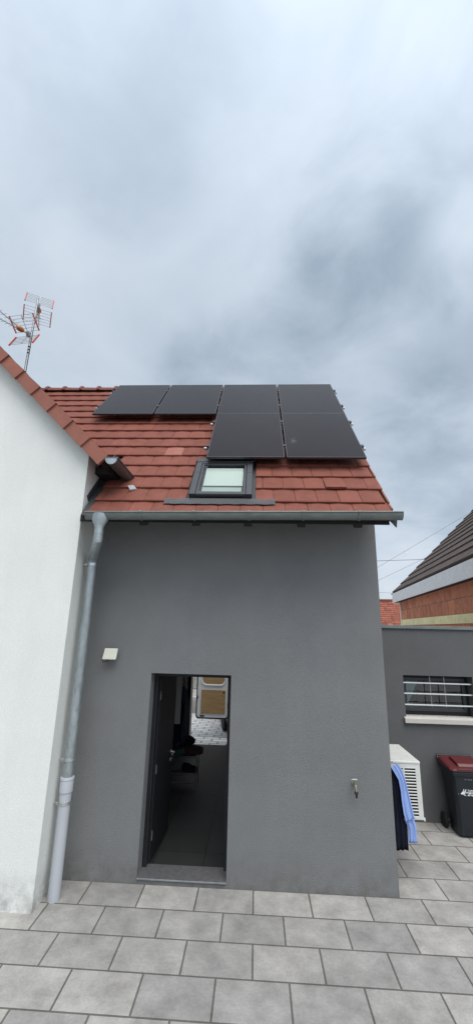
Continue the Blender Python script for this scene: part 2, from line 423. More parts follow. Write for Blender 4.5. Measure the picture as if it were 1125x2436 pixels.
# ---- roof: battens deck, tiles, ridge, verge, eave
def white_z(x): return 4.757+.968*(-1.877-x)
def xmin(s):
    z = rp(0, s, -.19).z
    return min(-2.0, -(z-2.6)/.966-.4)
mb = MB()
rbox(mb, XW+.004, 1.50, -1.2, SR-.02, -.29, -.215)
mb.prism([rp(XW, .5, -.29), rp(XW, .5, -.215), rp(XW, SR-.02, -.215), rp(XW, SR-.02, -.29)], (-4.0, 0, 0))
deck = mb.build('roof_deck', 'dark_wood', house)
W0, W1 = -.918, -.018          # hole in the tiles round the roof window
TW, GAUGE = .2765, .338
bm = bmesh.new(); tones = []
def tile(x0, x1, s0, s1, first, lift=0, tn=None, skew=0):
    n0 = -.158+lift; n1 = -.194; th = .033
    N = 4; prof = [0, .0035, .0045, .0035, -.002] if not first else [0]*5
    arch = [.0, -.004, -.0055, -.003, .001]
    top = []; mid = []; bot = []; low = []
    for i in range(N+1):
        f = i/N; x = x0+(x1-x0)*f
        sk = skew*(f-.5)
        top.append(bm.verts.new(rp(x, s1, n1+prof[i])))
        mid.append(bm.verts.new(rp(x, s0+.012+sk, n0+prof[i])))
        bot.append(bm.verts.new(rp(x, s0+arch[i]+sk, n0-.006+prof[i])))
        low.append(bm.verts.new(rp(x, s0+.002+arch[i]+sk, n0-th)))
    t = random.random()*.78 if tn is None else tn
    for i in range(N):
        for a, b in ((low, bot), (bot, mid), (mid, top)):
            bm.faces.new((a[i], a[i+1], b[i+1], b[i])); tones.append(t)
    for i, sgn in ((0, 1), (N, -1)):
        q = [low[i], bot[i], mid[i], top[i]]
        bm.faces.new(q if sgn < 0 else q[::-1]); tones.append(t)
k = -1
while True:
    s0 = -.95+GAUGE*k; s1 = min(s0+GAUGE+.045, SR-.01)
    if s0 > SR-.15: break
    xm = xmin(s0)-.4; off = (.5 if k % 2 else 0)*TW
    x = -1.711-.277*30+off
    while x < verge_x(s0)-.02:
        a, b = max(x+.0022, xm), min(x+TW-.0022, verge_x(s0+.17))
        if k < 2 or True:
            a = max(a, XW+.105) if s0 < .4 else a
        x += TW
        if b-a < .03: continue
        segs = [(a, b, s0, s1)]
        if s0 > -1.0 and s0 < .2:
            segs = []
            if a < W0: segs.append((a, min(b, W0), s0, s1))
            if b > W1: segs.append((max(a, W1), b, s0, s1))
            if s1 > .26 and b > W0 and a < W1: segs.append((max(a, W0), min(b, W1), .215, s1))
        for (xa, xb, sa, sb) in segs:
            if xb-xa < .02: continue
            tn = None; lift = random.uniform(-.0012, .0018)
            cx = (xa+xb)/2
            if k == 4 and -1.70 < cx < -1.35: pass
            if k == 4 and abs(cx+1.40) < TW/2: tn = 1.0
            if k == 1 and abs(cx-.95) < TW/2: lift = .022
            tile(xa+random.uniform(-.001, .001), xb+random.uniform(-.001, .001), sa+random.uniform(-.0015, .0015), sb, False, lift, tn, random.uniform(-.003, .004))
    k += 1
me = bpy.data.meshes.new('roof'); bm.to_mesh(me); bm.free(); me.materials.append(MAT['tile_red'])
roof = bpy.data.objects.new('roof', me); COL.objects.link(roof)
roof.parent = house; roof.matrix_parent_inverse = house.matrix_basis.inverted()
tone(roof, tones)
# back slope (tiled, cut short so daylight reaches the van in the street)
def bp(x, s, n):
    q = rp(x, s, n); return Vector((x, 2*RIDGE.y-q.y, q.z))
mb = MB(); tn = []
k = 0
while True:
    s0 = SR-.02-.34*(k+1)
    if s0 < SR-2.3: break
    for (a, b) in ((-6.2, verge_x(SR)),):
        x = a
        while x < b-.05:
            xb = min(x+TW, b)
            mb.quad(bp(x+.002, s0, -.165), bp(x+.002, s0+.36, -.195), bp(xb-.002, s0+.36, -.195), bp(xb-.002, s0, -.165))
            mb.quad(bp(x+.002, s0, -.19), bp(x+.002, s0, -.165), bp(xb-.002, s0, -.165), bp(xb-.002, s0, -.19))
            t = random.random()*.78; tn += [t, t]; x += TW
    k += 1
o = mb.build('roof', 'tile_red', house); tone(o, tn)
mb = MB(); mb.prism([bp(1.5, SR-.02, -.29), bp(1.5, SR-2.2, -.29), bp(1.5, SR-2.2, -.22), bp(1.5, SR-.02, -.22)], (-7.7, 0, 0))
mb.build('roof_deck', 'dark_wood', house)
# ridge caps
mb = MB(); x = verge_x(SR)+.0
rz = RIDGE.z-.045
while x > -6.2:
    x0 = x-.395
    prof = [(.118, -.395), (.112, -.06), (.112, -.05), (.14, -.06), (.15, -.03), (.14, 0.0), (.105, .0)]
    n = 14; rings = []
    for r, h in prof:
        rings.append([mb.bm.verts.new((x+h+.05, RIDGE.y-math.cos(PI*j/n)*r*1.05, rz+math.sin(PI*j/n)*r)) for j in range(n+1)])
    for a, b in zip(rings, rings[1:]):
        for j in range(n): mb.face((a[j], a[j+1], b[j+1], b[j]))
    x = x0
mb.build('ridge', 'ridge_tile', house, smooth=True)
# verge tiles: side lips following the courses
mb = MB()
for k in range(-1, 14):
    s0 = max(-1.10, -.95+GAUGE*k); s1 = min(-.95+GAUGE*(k+1), SR)
    vx = verge_x(s0+.17)+.001; mb.prism([rp(vx, s0, -.160), rp(vx, s1, -.185), rp(vx, s1, -.32), rp(vx, s0, -.31)], (.022, 0, 0))
mb.build('verge', 'verge', house, bevel=.004)
# rafter feet under the eave
for px in (247, 343, 467, 590, 716, 850):
    p = at(px, 1250, y=-.42)
    mb = MB(); mb.prism([rp(p.x-.05, -1.17, -.30), rp(p.x-.05, -.3, -.30), rp(p.x-.05, -.3, -.405), rp(p.x-.05, -1.17, -.405)], (.10, 0, 0))
    mb.build('rafter', 'dark_wood', house, bevel=.004)
p = rp(0, -1.2, -.21)
MB().box(XW+.004, VERGE-.05, p.y-.002, p.y+.02, p.z-.10, p.z-.02).build('fascia', 'dark_wood', house)
mb = MB(); mb.prism([at(926, 1236, y=-.63), at(934, 1243, y=-.63), at(944, 1254, y=-.63), at(945.5, 1226, y=-.63)], (0, .03, 0)); mb.build('barge_foot', 'zinc_old', house)

# ---- gutter of the grey house (falls 4 cm to the left)
GY, GRAD = -.735, .068
def gz(x): return 4.016+(x+2.0)*.0103
GX0, GX1 = -2.055, 1.685
mb = MB()
xs = [GX0+(GX1-GX0)*i/8 for i in range(9)]
prof = []
for j in range(15):
    a = PI*j/14; prof.append((-math.cos(a)*GRAD, -math.sin(a)*GRAD*1.15))
inner = [(y*.955, z*.955) for y, z in reversed(prof)]
rings = [[mb.bm.verts.new((x, GY+y, gz(x)+z)) for y, z in prof+inner] for x in xs]
n = len(rings[0])
for a, b in zip(rings, rings[1:]):
    for j in range(n): mb.face((a[j], b[j], b[(j+1) % n], a[(j+1) % n]))
for ri in (rings[0], rings[-1]): mb.face(ri)
gut = mb.build('gutter', 'zinc_dark', house, smooth=True)
# rolled front bead
MB().tube([(x, GY-GRAD-.002, gz(x)+.004) for x in (GX0, GX1)], .0105, 10).build('bead', 'zinc_dark', gut, smooth=True)
for x in (GX0, GX1):
    mb = MB(); mb.prism([(x-.003, GY+y*1.03, gz(x)+z*1.03) for y, z in prof], (.006, 0, 0)); mb.build('end_cap', 'zinc_dark', gut)
for px in (333, 461, 592.5, 722.5, 857):
    x = at(px, 1235, y=GY-GRAD).x
    mb = MB(); P = [(y*1.04, z*1.04) for y, z in prof]
    mb.strip([(x-.013, GY+y, gz(x)+z) for y, z in P], [(x+.013, GY+y, gz(x)+z) for y, z in P])
    mb.box(x-.013, x+.013, GY+GRAD-.002, GY+GRAD+.12, gz(x)-.004, gz(x))
    mb.tube([(x-.016, GY-GRAD-.004, gz(x)+.004), (x+.016, GY-GRAD-.004, gz(x)+.004)], .014, 10)
    o = mb.build('bracket', 'zinc_dark', gut); sm = o.modifiers.new('s', 'SOLIDIFY'); sm.thickness = .004; sm.offset = 1

# ---- downpipe
dp = thing('downpipe', (-2.085, -.33, GZ), 'zinc downpipe with white plastic foot in the corner beside the white house', 'downpipe')
sx = at(238, 1240, y=GY).x
mb = MB()
cz = gz(sx)
secs = [(.115, .082, cz-.005), (.112, .082, cz-.04), (.098, .076, cz-.085), (.068, .062, cz-.135), (.054, .054, cz-.165), (.054, .054, cz-.185)]
rings = [[mb.bm.verts.new((sx+math.cos(2*PI*k/24)*a, GY+math.sin(2*PI*k/24)*b, z)) for k in range(24)] for a, b, z in secs]
for a, b in zip(rings, rings[1:]):
    for k in range(24): mb.face((a[k], a[(k+1) % 24], b[(k+1) % 24], b[k]))
mb.build('funnel', 'zinc', dp, smooth=True)
PX = XW+.115; PY = at(178, 1700, x=PX).y
p1 = Vector((sx, GY, cz-.18)); p2 = Vector((sx, GY, cz-.335)); p3 = Vector((PX, PY, cz-.50))
MB().tube([p1, p1.lerp(p2, .5), p2], .052, 20).build('upper_pipe', 'zinc', dp, smooth=True)
MB().tube([p1+Vector((0, 0, -.05)), p1+Vector((0, 0, -.075))], .0545, 20).build('collar', 'zinc', dp, smooth=True)
mb = MB(); mb.tube([p2+Vector((.0, 0, .05)), p2, p2.lerp(p3, .08), p2.lerp(p3, .92), p3, p3+Vector((0, 0, -.06))], [.053, .054, .055, .056, .057, .057], 20)
mb.build('elbow', 'zinc', dp, smooth=True)
ze = at(152, 1862, x=PX).z
MB().tube([p3+Vector((0, 0, .01)), (PX, PY, 3.2), (PX, PY, 2.4), (PX, PY, 1.6), (PX, PY, ze+.01)], .056, 24).build('main_pipe', 'zinc', dp, smooth=True)
MB().tube([(PX, PY, at(214, 1338, x=PX).z+.012), (PX, PY, at(214, 1338, x=PX).z-.03)], .0585, 24).build('collar', 'zinc', dp, smooth=True)
zc = ze
MB().lathe([(.072, 0.03), (.075, .02), (.075, .005), (.070, 0), (.0715, -.01), (.0715, -.115), (.064, -.12), (.0625, -.2), (.0625, -(zc-GZ)+.0)], (PX, PY, zc), (0, 0, 1), 24).build('plastic_foot', 'pvc_grey', dp, smooth=True)
for px, py, r in ((211, 1341, .060), (148, 1819, .0575), (143, 1920, .064)):
    z = at(px, py, x=PX).z
    mb = MB(); mb.lathe([(r, -.016), (r+.003, -.014), (r+.003, -.006), (r, -.004), (r, .004), (r+.003, .006), (r+.003, .014), (r, .016)], (PX, PY, z), (0, 0, 1), 20, False)
    mb.tube([(PX-r, PY-.015, z), (XW-.01, PY-.015, z)], .006, 8); mb.box(PX-r-.012, PX-r+.004, PY-.034, PY-.018, z-.018, z+.018)
    mb.build('clamp', 'steel', dp, smooth=True)

# ---- roof window in the grey roof
rw = thing('roof_window', rp(-.47, -.37, -.2), 'closed dark grey roof window with pale mint blind below the solar panels', 'roof window')
A, B, L0, L1 = -.878, -.068, -.88, .129
mb = MB()
rbox(mb, W0-.03, A, -.93, .21, -.212, -.196); rbox(mb, B, W1+.03, -.93, .21, -.212, -.196)
rbox(mb, A, B, L1, .23, -.185, -.16); mb.build('flashing', 'flashing', rw)
# pleated apron over the course below
mb = MB(); n = 150; xa, xb = -1.18, .225
top = []; bot = []
for i in range(n+1):
    f = i/n; x = xa+(xb-xa)*f; w = .0025*(1 if i % 2 else -1)
    top.append(rp(x, -.90, -.155+w*.4)); bot.append(rp(x, -1.032+.004*math.sin(i*.31), -.158+w))
mb.strip(bot, top); o = mb.build('apron', 'apron', rw); sm = o.modifiers.new('s', 'SOLIDIFY'); sm.thickness = .003
mb = MB()
rbox(mb, A, A+.080, L0, L1-.09, -.185, -.098); rbox(mb, B-.080, B, L0, L1-.09, -.185, -.098)
rbox(mb, A+.080, B-.080, L0, L0+.03, -.185, -.112)
fr = mb.build('frame', 'anthracite', rw, bevel=.006)
for xx in (A+.002, B-.082):
    mb = MB(); rbox(mb, xx, xx+.080, L1-.42, L1-.415, -.0985, -.0955); mb.build('cover_joint', 'flashing', fr)
mb = MB(); rbox(mb, A-.008, B+.008, L1-.10, L1+.012, -.16, -.088); rbox(mb, A+.02, B-.02, L1-.135, L1-.10, -.16, -.097); mb.build('hood', 'anthracite', rw, bevel=.008)
mb = MB()
rbox(mb, A+.085, A+.118, L0+.03, L1-.14, -.16, -.104); rbox(mb, B-.118, B-.085, L0+.03, L1-.14, -.16, -.104)
rbox(mb, A+.085, B-.085, L0+.005, L0+.066, -.16, -.101); rbox(mb, A+.118, B-.118, L1-.165, L1-.14, -.16, -.106)
sash = mb.build('sash', 'anthracite', rw, bevel=.004)
mb = MB(); mb.quad(rp(A+.115, L0+.06, -.118), rp(B-.115, L0+.06, -.118), rp(B-.115, L1-.16, -.118), rp(A+.115, L1-.16, -.118)); mb.build('pane', 'roof_glass', sash)
mb = MB(); rbox(mb, A+.15, B-.13, L0+.30, L1-.20, -.157, -.150); mb.build('blind', 'blind', rw)
mb = MB(); rbox(mb, A+.14, B-.14, L0+.06, L1-.15, -.20, -.172); mb.build('lining', 'blind_low', rw)
mb = MB(); rbox(mb, A+.12, B-.12, L0-.004, L0+.004, -.18, -.14); mb.build('bottom_seal', 'black_plastic', rw)

# ---- side flashing where the roof meets the white wall
# ================================================================== WHITE HOUSE
wh = thing('white_house', (-6, 2, GZ), 'white rendered house with red tiled gable edge filling the left side', 'house')
YF = -.58
def wunder(x): return white_z(x)-.07
xr = -6.2
mb = MB()
mb.prism([(XW, YF, GZ-.03), (XW, YF, wunder(XW)), (xr, YF, wunder(xr)), (2*xr-XW, YF, wunder(XW)), (2*xr-XW, YF, GZ-.03)], (0, .3, 0))
mb.build('gable_wall', 'plaster_white', wh)
mb = MB()
mb.prism([(XW, YF+.3, GZ-.03), (XW, 5.0, GZ-.03), (XW, 5.0, wunder(XW)), (XW, YF+.3, wunder(XW))], (-.3, 0, 0))
mb.box(2*xr-XW, 2*xr-XW+.3, YF+.3, 5.0, GZ-.03, wunder(XW)); mb.box(2*xr-XW+.3, XW-.3, 4.7, 5.0, GZ-.03, wunder(XW))
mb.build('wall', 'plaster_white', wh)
# roof
YV = -.73
t44 = math.atan(.968)
wd = Vector((-math.cos(t44), 0, math.sin(t44))); wn = Vector((math.sin(t44), 0, math.cos(t44)))
E0 = Vector((-1.877, YV, white_z(-1.877)))
def wp(a, y, n): return Vector((E0.x, y, E0.z))+wd*a+wn*n
RL = (E0.x-xr)/math.cos(t44)
for sgn in (1, -1):
    mb = MB(); tn = []
    def q(p): return p if sgn > 0 else Vector((2*xr-p.x, p.y, p.z))
    kk = 0
    while kk*GAUGE < RL:
        a0 = kk*GAUGE; a1 = min(a0+GAUGE+.03, RL)
        y = YV+.02
        while y < 4.2:
            y1 = y+TW
            for pts in ([wp(a0, y+.002, -.005), wp(a0, y1-.002, -.005), wp(a1, y1-.002, -.035), wp(a1, y+.002, -.035)], [wp(a0, y+.002, -.035), wp(a0, y1-.002, -.035), wp(a0, y1-.002, -.005), wp(a0, y+.002, -.005)]):
                pts = [q(p) for p in pts]; mb.quad(*(pts if sgn > 0 else pts[::-1])); 
            t = random.random()*.78; tn += [t, t]; y = y1
        kk += 1
    o = mb.build('roof', 'tile_red', wh); tone(o, tn)
    mb = MB(); yd = YF+.31; pts = [wp(.03, yd, -.05), wp(RL, yd, -.05), wp(RL, yd, -.15), wp(.03, yd, -.15)]
    mb.prism([q(p) for p in pts], (0, 5.2, 0)); mb.build('roof_deck', 'dark_wood', wh)
mb = MB(); mb.tube([(xr, YV, white_z(xr)+.0), (xr, 4.2, white_z(xr)+.0)], .12, 16); mb.build('ridge', 'ridge_tile', wh, smooth=True)
# verge tiles along the gable, each one lapping the one below
for sgn in (1, -1):
    k = 0
    while k*.355 < RL-.2:
        a0 = k*.355; a1 = a0+.372
        mb = MB()
        # face plate: lower end stands proud
        o0, o1 = .034+random.uniform(-.002, .002), .006
        H0, H1 = .160, .152
        P = [(a0, -H0, o0), (a1, -H1, o1), (a1, .0, o1), (a0, .012, o0)]
        fr_ = [wp(a, YV-o, n) for a, n, o in P]; bk = [wp(a, YV+.012, n) for a, n, o in P]
        if sgn < 0: fr_ = [Vector((2*xr-p.x, p.y, p.z)) for p in fr_]; bk = [Vector((2*xr-p.x, p.y, p.z)) for p in bk]
        va = [mb.bm.verts.new(p) for p in fr_]; vb = [mb.bm.verts.new(p) for p in bk]
        mb.face(va); mb.face(vb[::-1])
        for i in range(4): mb.face((va[i], vb[i], vb[(i+1) % 4], va[(i+1) % 4]))
        # top flange onto the roof
        F = [wp(a0, YV-o0, .012), wp(a1, YV-o1, .0), wp(a1, YV+.16, -.012), wp(a0, YV+.16, .008)]
        G = [p-wn*.014 for p in F]
        if sgn < 0: F = [Vector((2*xr-p.x, p.y, p.z)) for p in F]; G = [Vector((2*xr-p.x, p.y, p.z)) for p in G]
        vf = [mb.bm.verts.new(p) for p in F]; vg = [mb.bm.verts.new(p) for p in G]
        mb.face(vf); mb.face(vg[::-1])
        for i in (1, 2, 3): mb.face((vf[i], vg[i], vg[(i+1) % 4], vf[(i+1) % 4]))
        bmesh.ops.recalc_face_normals(mb.bm, faces=mb.bm.faces)
        mb.build('verge_tile', 'verge', wh, bevel=.003)
        k += 1
        if sgn < 0 and k > 12: break
# dark underside of the eave on the right
mb = MB(); mb.prism([wp(.02, YV+.02, -.05), wp(.47, YV+.02, -.05), wp(.47, YV+.02, -.13), wp(.02, YV+.02, -.13)], (0, YF-YV+.28, 0)); mb.build('eave_boarding', 'dark_wood', wh)
q1 = at(225, 1127, x=XW); MB().box(XW+.003, -1.93, q1.y, .35, q1.z, E0.z+.02).build('eave_box', 'dark_wood', wh)
# gutter along the eave, running back until it meets the grey house roof
gx, gzz, gr = -1.822, 4.735, .076
y0g, y1g = YV-.03, -.0
mb = MB(); prof2 = [(-math.cos(PI*j/14)*gr, -math.sin(PI*j/14)*gr*1.1) for j in range(15)]
inner2 = [(a*.955, b*.955) for a, b in reversed(prof2)]
rings = [[mb.bm.verts.new((gx+a, y, gzz+b)) for a, b in prof2+inner2] for y in (y0g, (y0g+y1g)/2, y1g)]
n = len(rings[0])
for a, b in zip(rings, rings[1:]):
    for j in range(n): mb.face((a[j], b[j], b[(j+1) % n], a[(j+1) % n]))
mb.face(rings[0]); mb.face(rings[-1])
wg = mb.build('gutter', 'zinc_old', wh, smooth=True)
mb = MB(); mb.prism([(gx+a*1.03, y0g-.004, gzz+b*1.03) for a, b in prof2], (0, .008, 0)); mb.build('end_cap', 'zinc', wg)
MB().tube([(gx+gr+.002, y0g, gzz+.004), (gx+gr+.002, y1g, gzz+.004)], .011, 10).build('bead', 'zinc_old', wg, smooth=True)
MB().tube([(gx-gr-.002, y0g-.004, gzz+.002), (gx+gr+.012, y0g-.004, gzz+.002)], .007, 8).build('cap_rim', 'zinc_dark', wg, smooth=True)
ymid = -.36
mb = MB(); P = [(a*1.04, b*1.04) for a, b in prof2]
mb.strip([(gx+a, ymid-.012, gzz+b) for a, b in P], [(gx+a, ymid+.012, gzz+b) for a, b in P]); o = mb.build('bracket', 'zinc_old', wg); sm = o.modifiers.new('s', 'SOLIDIFY'); sm.thickness = .004; sm.offset = 1
# light metal flap under the gutter's end
c = at(309, 1160, x=-1.60); 
mb = MB(); a = at(304, 1155, y=-.36); b = at(317, 1153.5, y=-.30); c = at(325, 1162, y=-.27); d = at(309, 1164, y=-.34)
mb.prism([a, b, c, d], (0, .012, -.012)); mb.build('flashing_flap', 'pvc_grey', wg)
# zinc upstand where the grey roof meets the white wall
mb = MB(); mb.prism([rp(XW+.002, -.93, -.19), rp(XW+.002, .3, -.19), rp(XW+.002, .3, -.115), rp(XW+.002, -.93, -.115)], (.012, 0, 0))
mb.prism([rp(XW+.034, -1.27, -.195), rp(XW+.034, .2, -.195), rp(XW+.034, .2, -.182), rp(XW+.034, -1.27, -.182)], (.068, 0, 0))
mb.build('wall_flashing', 'flashing', wh)
MB().tube([at(199, 1220, x=XW+.02), at(203, 1209, x=XW+.02)], .008, 8).build('gutter_hook', 'zinc', gut)

# ================================================================== SOLAR PANELS
PW, PH, PGX, PGY, PX0 = 1.122, 1.80, .031, .012, -3.04
def panel_root(i):
    return
labels = ['black solar panel at the left end of the upper row', 'second black solar panel of the upper row, its lower edge hanging over bare tiles',
          'black solar panel directly above the one over the roof window', 'black solar panel at the upper right corner of the array',
          'black solar panel just above the roof window, left of the lower pair', 'black solar panel at the lower right corner with a pale smudge']
def make_panel(loc, label):
    root = thing('solar_panel', loc, label, 'solar panel', 'black solar panels on the red roof')
    root.rotation_euler = (TH, 0, 0)
    return root
def panel_parts(root):
    """parts in the panel's own frame: x right, y up the slope, z out"""
    fw, th = .012, .035
    mb = MB()
    mb.box(0, fw, 0, PH, -th, 0); mb.box(PW-fw, PW, 0, PH, -th, 0); mb.box(fw, PW-fw, 0, fw, -th, 0); mb.box(fw, PW-fw, PH-fw, PH, -th, 0)
    f = mb.build('frame', 'panel_frame', bevel=.0015)
    mb = MB(); mb.box(fw, PW-fw, fw, PH-fw, -.012, -.0015); g = mb.build('glass', 'solar_glass')
    cl = []
    mb = MB(); mb.box(PW*.42, PW*.58, PH*.44, PH*.56, -.036, -.0125); b = mb.build('junction_box', 'black_plastic')
    for o in (f, g, b): o.parent = root
    return [f, g, b]
spots = []
for c, r in ((0, 1), (1, 1), (2, 1), (3, 1), (2, 0), (3, 0)):
    spots.append((PX0+c*(PW+PGX), r*(PH+PGY)))
for i, (x, s_) in enumerate(spots):
    if i == 0:
        first = make_panel(rp(x, s_, 0), labels[0]); parts = panel_parts(first)
    else:
        r = make_panel(rp(x, s_, 0), labels[i])
        for p in parts:
            c = p.copy(); COL.objects.link(c); c.parent = r
    
# pale smudge low on the left of the last panel
mb = MB(); a0 = PX0+3*(PW+PGX); mb.quad(rp(a0+.05, .50, .0012), rp(a0+.20, .44, .0012), rp(a0+.17, .72, .0012), rp(a0+.06, .74, .0012))
sm_ = bpy.data.materials.new('smudge'); sm_.use_nodes = True; t_ = NT(sm_.node_tree); p_ = t_.n['Principled BSDF']
p_.inputs['Base Color'].default_value = (.30, .34, .40, 1); p_.inputs['Roughness'].default_value = .7
tc_ = t_.new('ShaderNodeTexCoord').outputs['Object']; gg = t_.new('ShaderNodeTexCoord').outputs['Generated']
sp_ = t_.new('ShaderNodeSeparateXYZ'); t_.link(gg, sp_.inputs[0])
ed = t_.math('MULTIPLY', t_.math('PINGPONG', sp_.outputs[0], .5), t_.math('PINGPONG', sp_.outputs[2], .5))
t_.link(t_.math('MULTIPLY', t_.math('MULTIPLY', ed, 4.), t_.ramp(t_.noise(tc_, 9, 3, .6, 1.), [(.42, (0, 0, 0)), (.75, (.6, .6, .6))])), p_.inputs['Alpha'])
o = mb.build('smudge', sm_, r)
# rails under the rows with their clamps and hooks
rail_labels = ['aluminium rail under the upper edge of the top row of panels', 'aluminium rail under the lower edge of the top row of panels',
               'aluminium rail under the upper edge of the lower pair of panels', 'aluminium rail under the lower edge of the lower pair of panels']
x_end = PX0+4*PW+3*PGX
for i, (s_, xa) in enumerate(((PH+PGY+1.36, PX0), (PH+PGY+.42, PX0), (1.40, PX0+2*(PW+PGX)), (.40, PX0+2*(PW+PGX)))):
    t = thing('mounting_rail', rp(xa, s_, -.06), rail_labels[i], 'mounting rail', 'rails carrying the solar panels')
    mb = MB(); rbox(mb, xa-.085, x_end+.075, s_-.02, s_+.02, -.076, -.036); mb.build('bar', 'rail_alu', t, bevel=.003)
    for sx_ in (xa-.02, x_end+.02):
        mb = MB(); rbox(mb, sx_-.02, sx_+.02, s_-.03, s_+.03, -.036, .006); mb.build('end_clamp', 'panel_frame', t, bevel=.003)
    ncol = round((x_end-xa)/(PW+PGX))
    for c in range(1, ncol):
        xx = xa+c*(PW+PGX)-PGX/2
        mb = MB(); rbox(mb, xx-.02, xx+.02, s_-.03, s_+.03, .001, .007); rbox(mb, xx-.008, xx+.008, s_-.03, s_+.03, -.036, .001); mb.build('mid_clamp', 'panel_frame', t, bevel=.001)
    xx = xa+.30
    while xx < x_end:
        mb = MB(); rbox(mb, xx-.016, xx+.016, s_-.10, s_-.02, -.07, -.062); rbox(mb, xx-.016, xx+.016, s_-.105, s_-.095, -.175, -.062); rbox(mb, xx-.016, xx+.016, s_-.10, s_+.2, -.165, -.155)
        mb.build('roof_hook', 'steel', t); xx += 1.03

# ================================================================== TV AERIALS
AY = 1.5
mast_b = at(62, 887, y=AY); mast_t = at(91, 708, y=AY)
mast = thing('aerial_mast', (mast_t.x, AY, white_z(mast_t.x)-.05), 'grey steel mast rising behind the tiled edge, carrying two aerials', 'mast')
mx = mast_t.x
MB().tube([(mx, AY, white_z(mx)-.05), (mx, AY, mast_t.z-.9)], .024, 14).build('lower_tube', 'steel_dull', mast, smooth=True)
MB().tube([(mx, AY, mast_t.z-.92), (mx, AY, mast_t.z)], .021, 14).build('upper_tube', 'steel_dull', mast, smooth=True)
for z in (8.02, 8.09, 7.95): MB().tube([(mx, AY, z-.012), (mx, AY, z+.012)], .0275, 14).build('tape_band', 'black_plastic', mast, smooth=True)

def aerial(origin, yaw, tilt, label, ln=.62):
    """corner reflector yagi: local +X points to the transmitter, Y across, Z up"""
    t = thing('tv_aerial', origin, label, 'aerial', 'television aerials on the mast')
    t.rotation_euler = (0, tilt, yaw)
    def add(mb, name, m, par=t, **k):
        o = mb.build(name, m, None, **k); o.parent = par; return o
    # two reflector wings opening forward: upper and lower
    for sg in (1, -1):
        a0 = Vector((.0, 0, sg*.05)); a1 = Vector((.19, 0, sg*.29))
        mb = MB()
        for i in range(6):
            p = a0.lerp(a1, i/5); mb.tube([(p.x, -.26, p.z), (p.x, .26, p.z)], .0036, 6)
        mb.tube([a0, a1], .006, 6)
        add(mb, 'reflector', 'steel_dull')
        for sy in (-.262, .262):
            mb = MB(); mb.obox(((a0+a1)/2)+Vector((0, sy, 0)), (a1-a0).normalized(), (0, 1, 0), Vector((0, 1, 0)).cross((a1-a0).normalized()), .165, .009, .016)
            add(mb, 'end_strip', 'red_plastic', bevel=.004)
    # twin boom fanning from the dipole box
    mb = MB(); mb.tube([(-.02, 0, 0), (.16, 0, 0)], .011, 8); add(mb, 'boom', 'steel_dull', smooth=True)
    mb = MB(); mb.lathe([(.012, 0), (.045, .025), (.055, .09), (.045, .15), (.014, .18)], (.12, 0, 0), (1, 0, 0), 10); add(mb, 'dipole_box', 'orange_plastic', smooth=True)
    for sg in (1, -1):
        b0 = Vector((.26, 0, sg*.02)); b1 = Vector((.26+ln, 0, sg*.085))
        mb = MB(); mb.tube([b0, b1], .0075, 6)
        for i in range(6):
            p = b0.lerp(b1, .12+.86*i/5); hw = .075-.004*i; mb.tube([(p.x, -hw, p.z+.008*sg), (p.x, hw, p.z+.008*sg)], .0034, 5)
        add(mb, 'director_boom', 'steel_dull')
    mb = MB(); mb.box(-.07, .0, -.035, .035, -.045, .045); mb.tube([(-.045, -.03, 0), (-.10, -.03, 0)], .006, 6); mb.tube([(-.045, .03, 0), (-.10, .03, 0)], .006, 6)
    add(mb, 'mast_clamp', 'steel_dull', bevel=.006)
    return t
aerial((mx-.05, AY-.06, at(72, 803, y=AY).z+.05), math.radians(262), math.radians(13), 'lower television aerial pointing up to the left with orange dipole box')
aerial((mx-.01, AY+.07, at(87, 722, y=AY).z), math.radians(118), math.radians(-15), 'upper television aerial at the top of the mast with red reflector edges')
mb = MB(); mb.tube([(mx+.03, AY, 9.1), (mx+.05, AY-.01, 8.9), (mx+.028, AY-.015, 8.6), (mx+.03, AY-.02, 8.1), (mx+.03, AY, 7.2)], .005, 6)
mb.build('aerial_cable', 'black_plastic', mast)

# ================================================================== ON THE GREY WALL: lamp, tap
lp = thing('wall_lamp', (-1.81, -.02, 2.37), 'square cream floodlight tilted on the grey wall left of the door', 'wall lamp')
LA = [at(249.5, 1543, y=-.085), at(279.5, 1544, y=-.075), at(274, 1570, y=-.115), at(242.5, 1569, y=-.125)]
back = [p+Vector((.006, .035, 0)) for p in LA]
mb = MB(); mb.prism(LA, (.004, .03, .002)); mb.build('lamp_body', 'cream_white', lp, bevel=.005)
ce = sum(LA, Vector())/4
mb = MB(); iv = [ce+(p-ce)*.86+Vector((0, -.0025, 0)) for p in LA]; mb.prism(iv, (0, .002, 0)); mb.build('lens', 'lamp_lens', lp)
MB().box(ce.x-.03, ce.x+.03, -.03, -.001, ce.z-.04, ce.z+.04).build('wall_plate', 'black_plastic', lp, bevel=.003)
MB().box(ce.x-.02, ce.x+.02, -.085, -.03, ce.z-.012, ce.z+.012).build('bracket', 'black_plastic', lp)
c0 = LA[3]+Vector((.012, .03, .01))
MB().tube([c0+Vector((0, 0, .02)), c0+Vector((-.014, -.004, -.02)), c0+Vector((-.004, 0, -.048)), c0+Vector((.03, .03, -.035)), (c0.x+.05, -.002, c0.z+.0)], .005, 8).build('cable', 'black_plastic', lp, smooth=True)

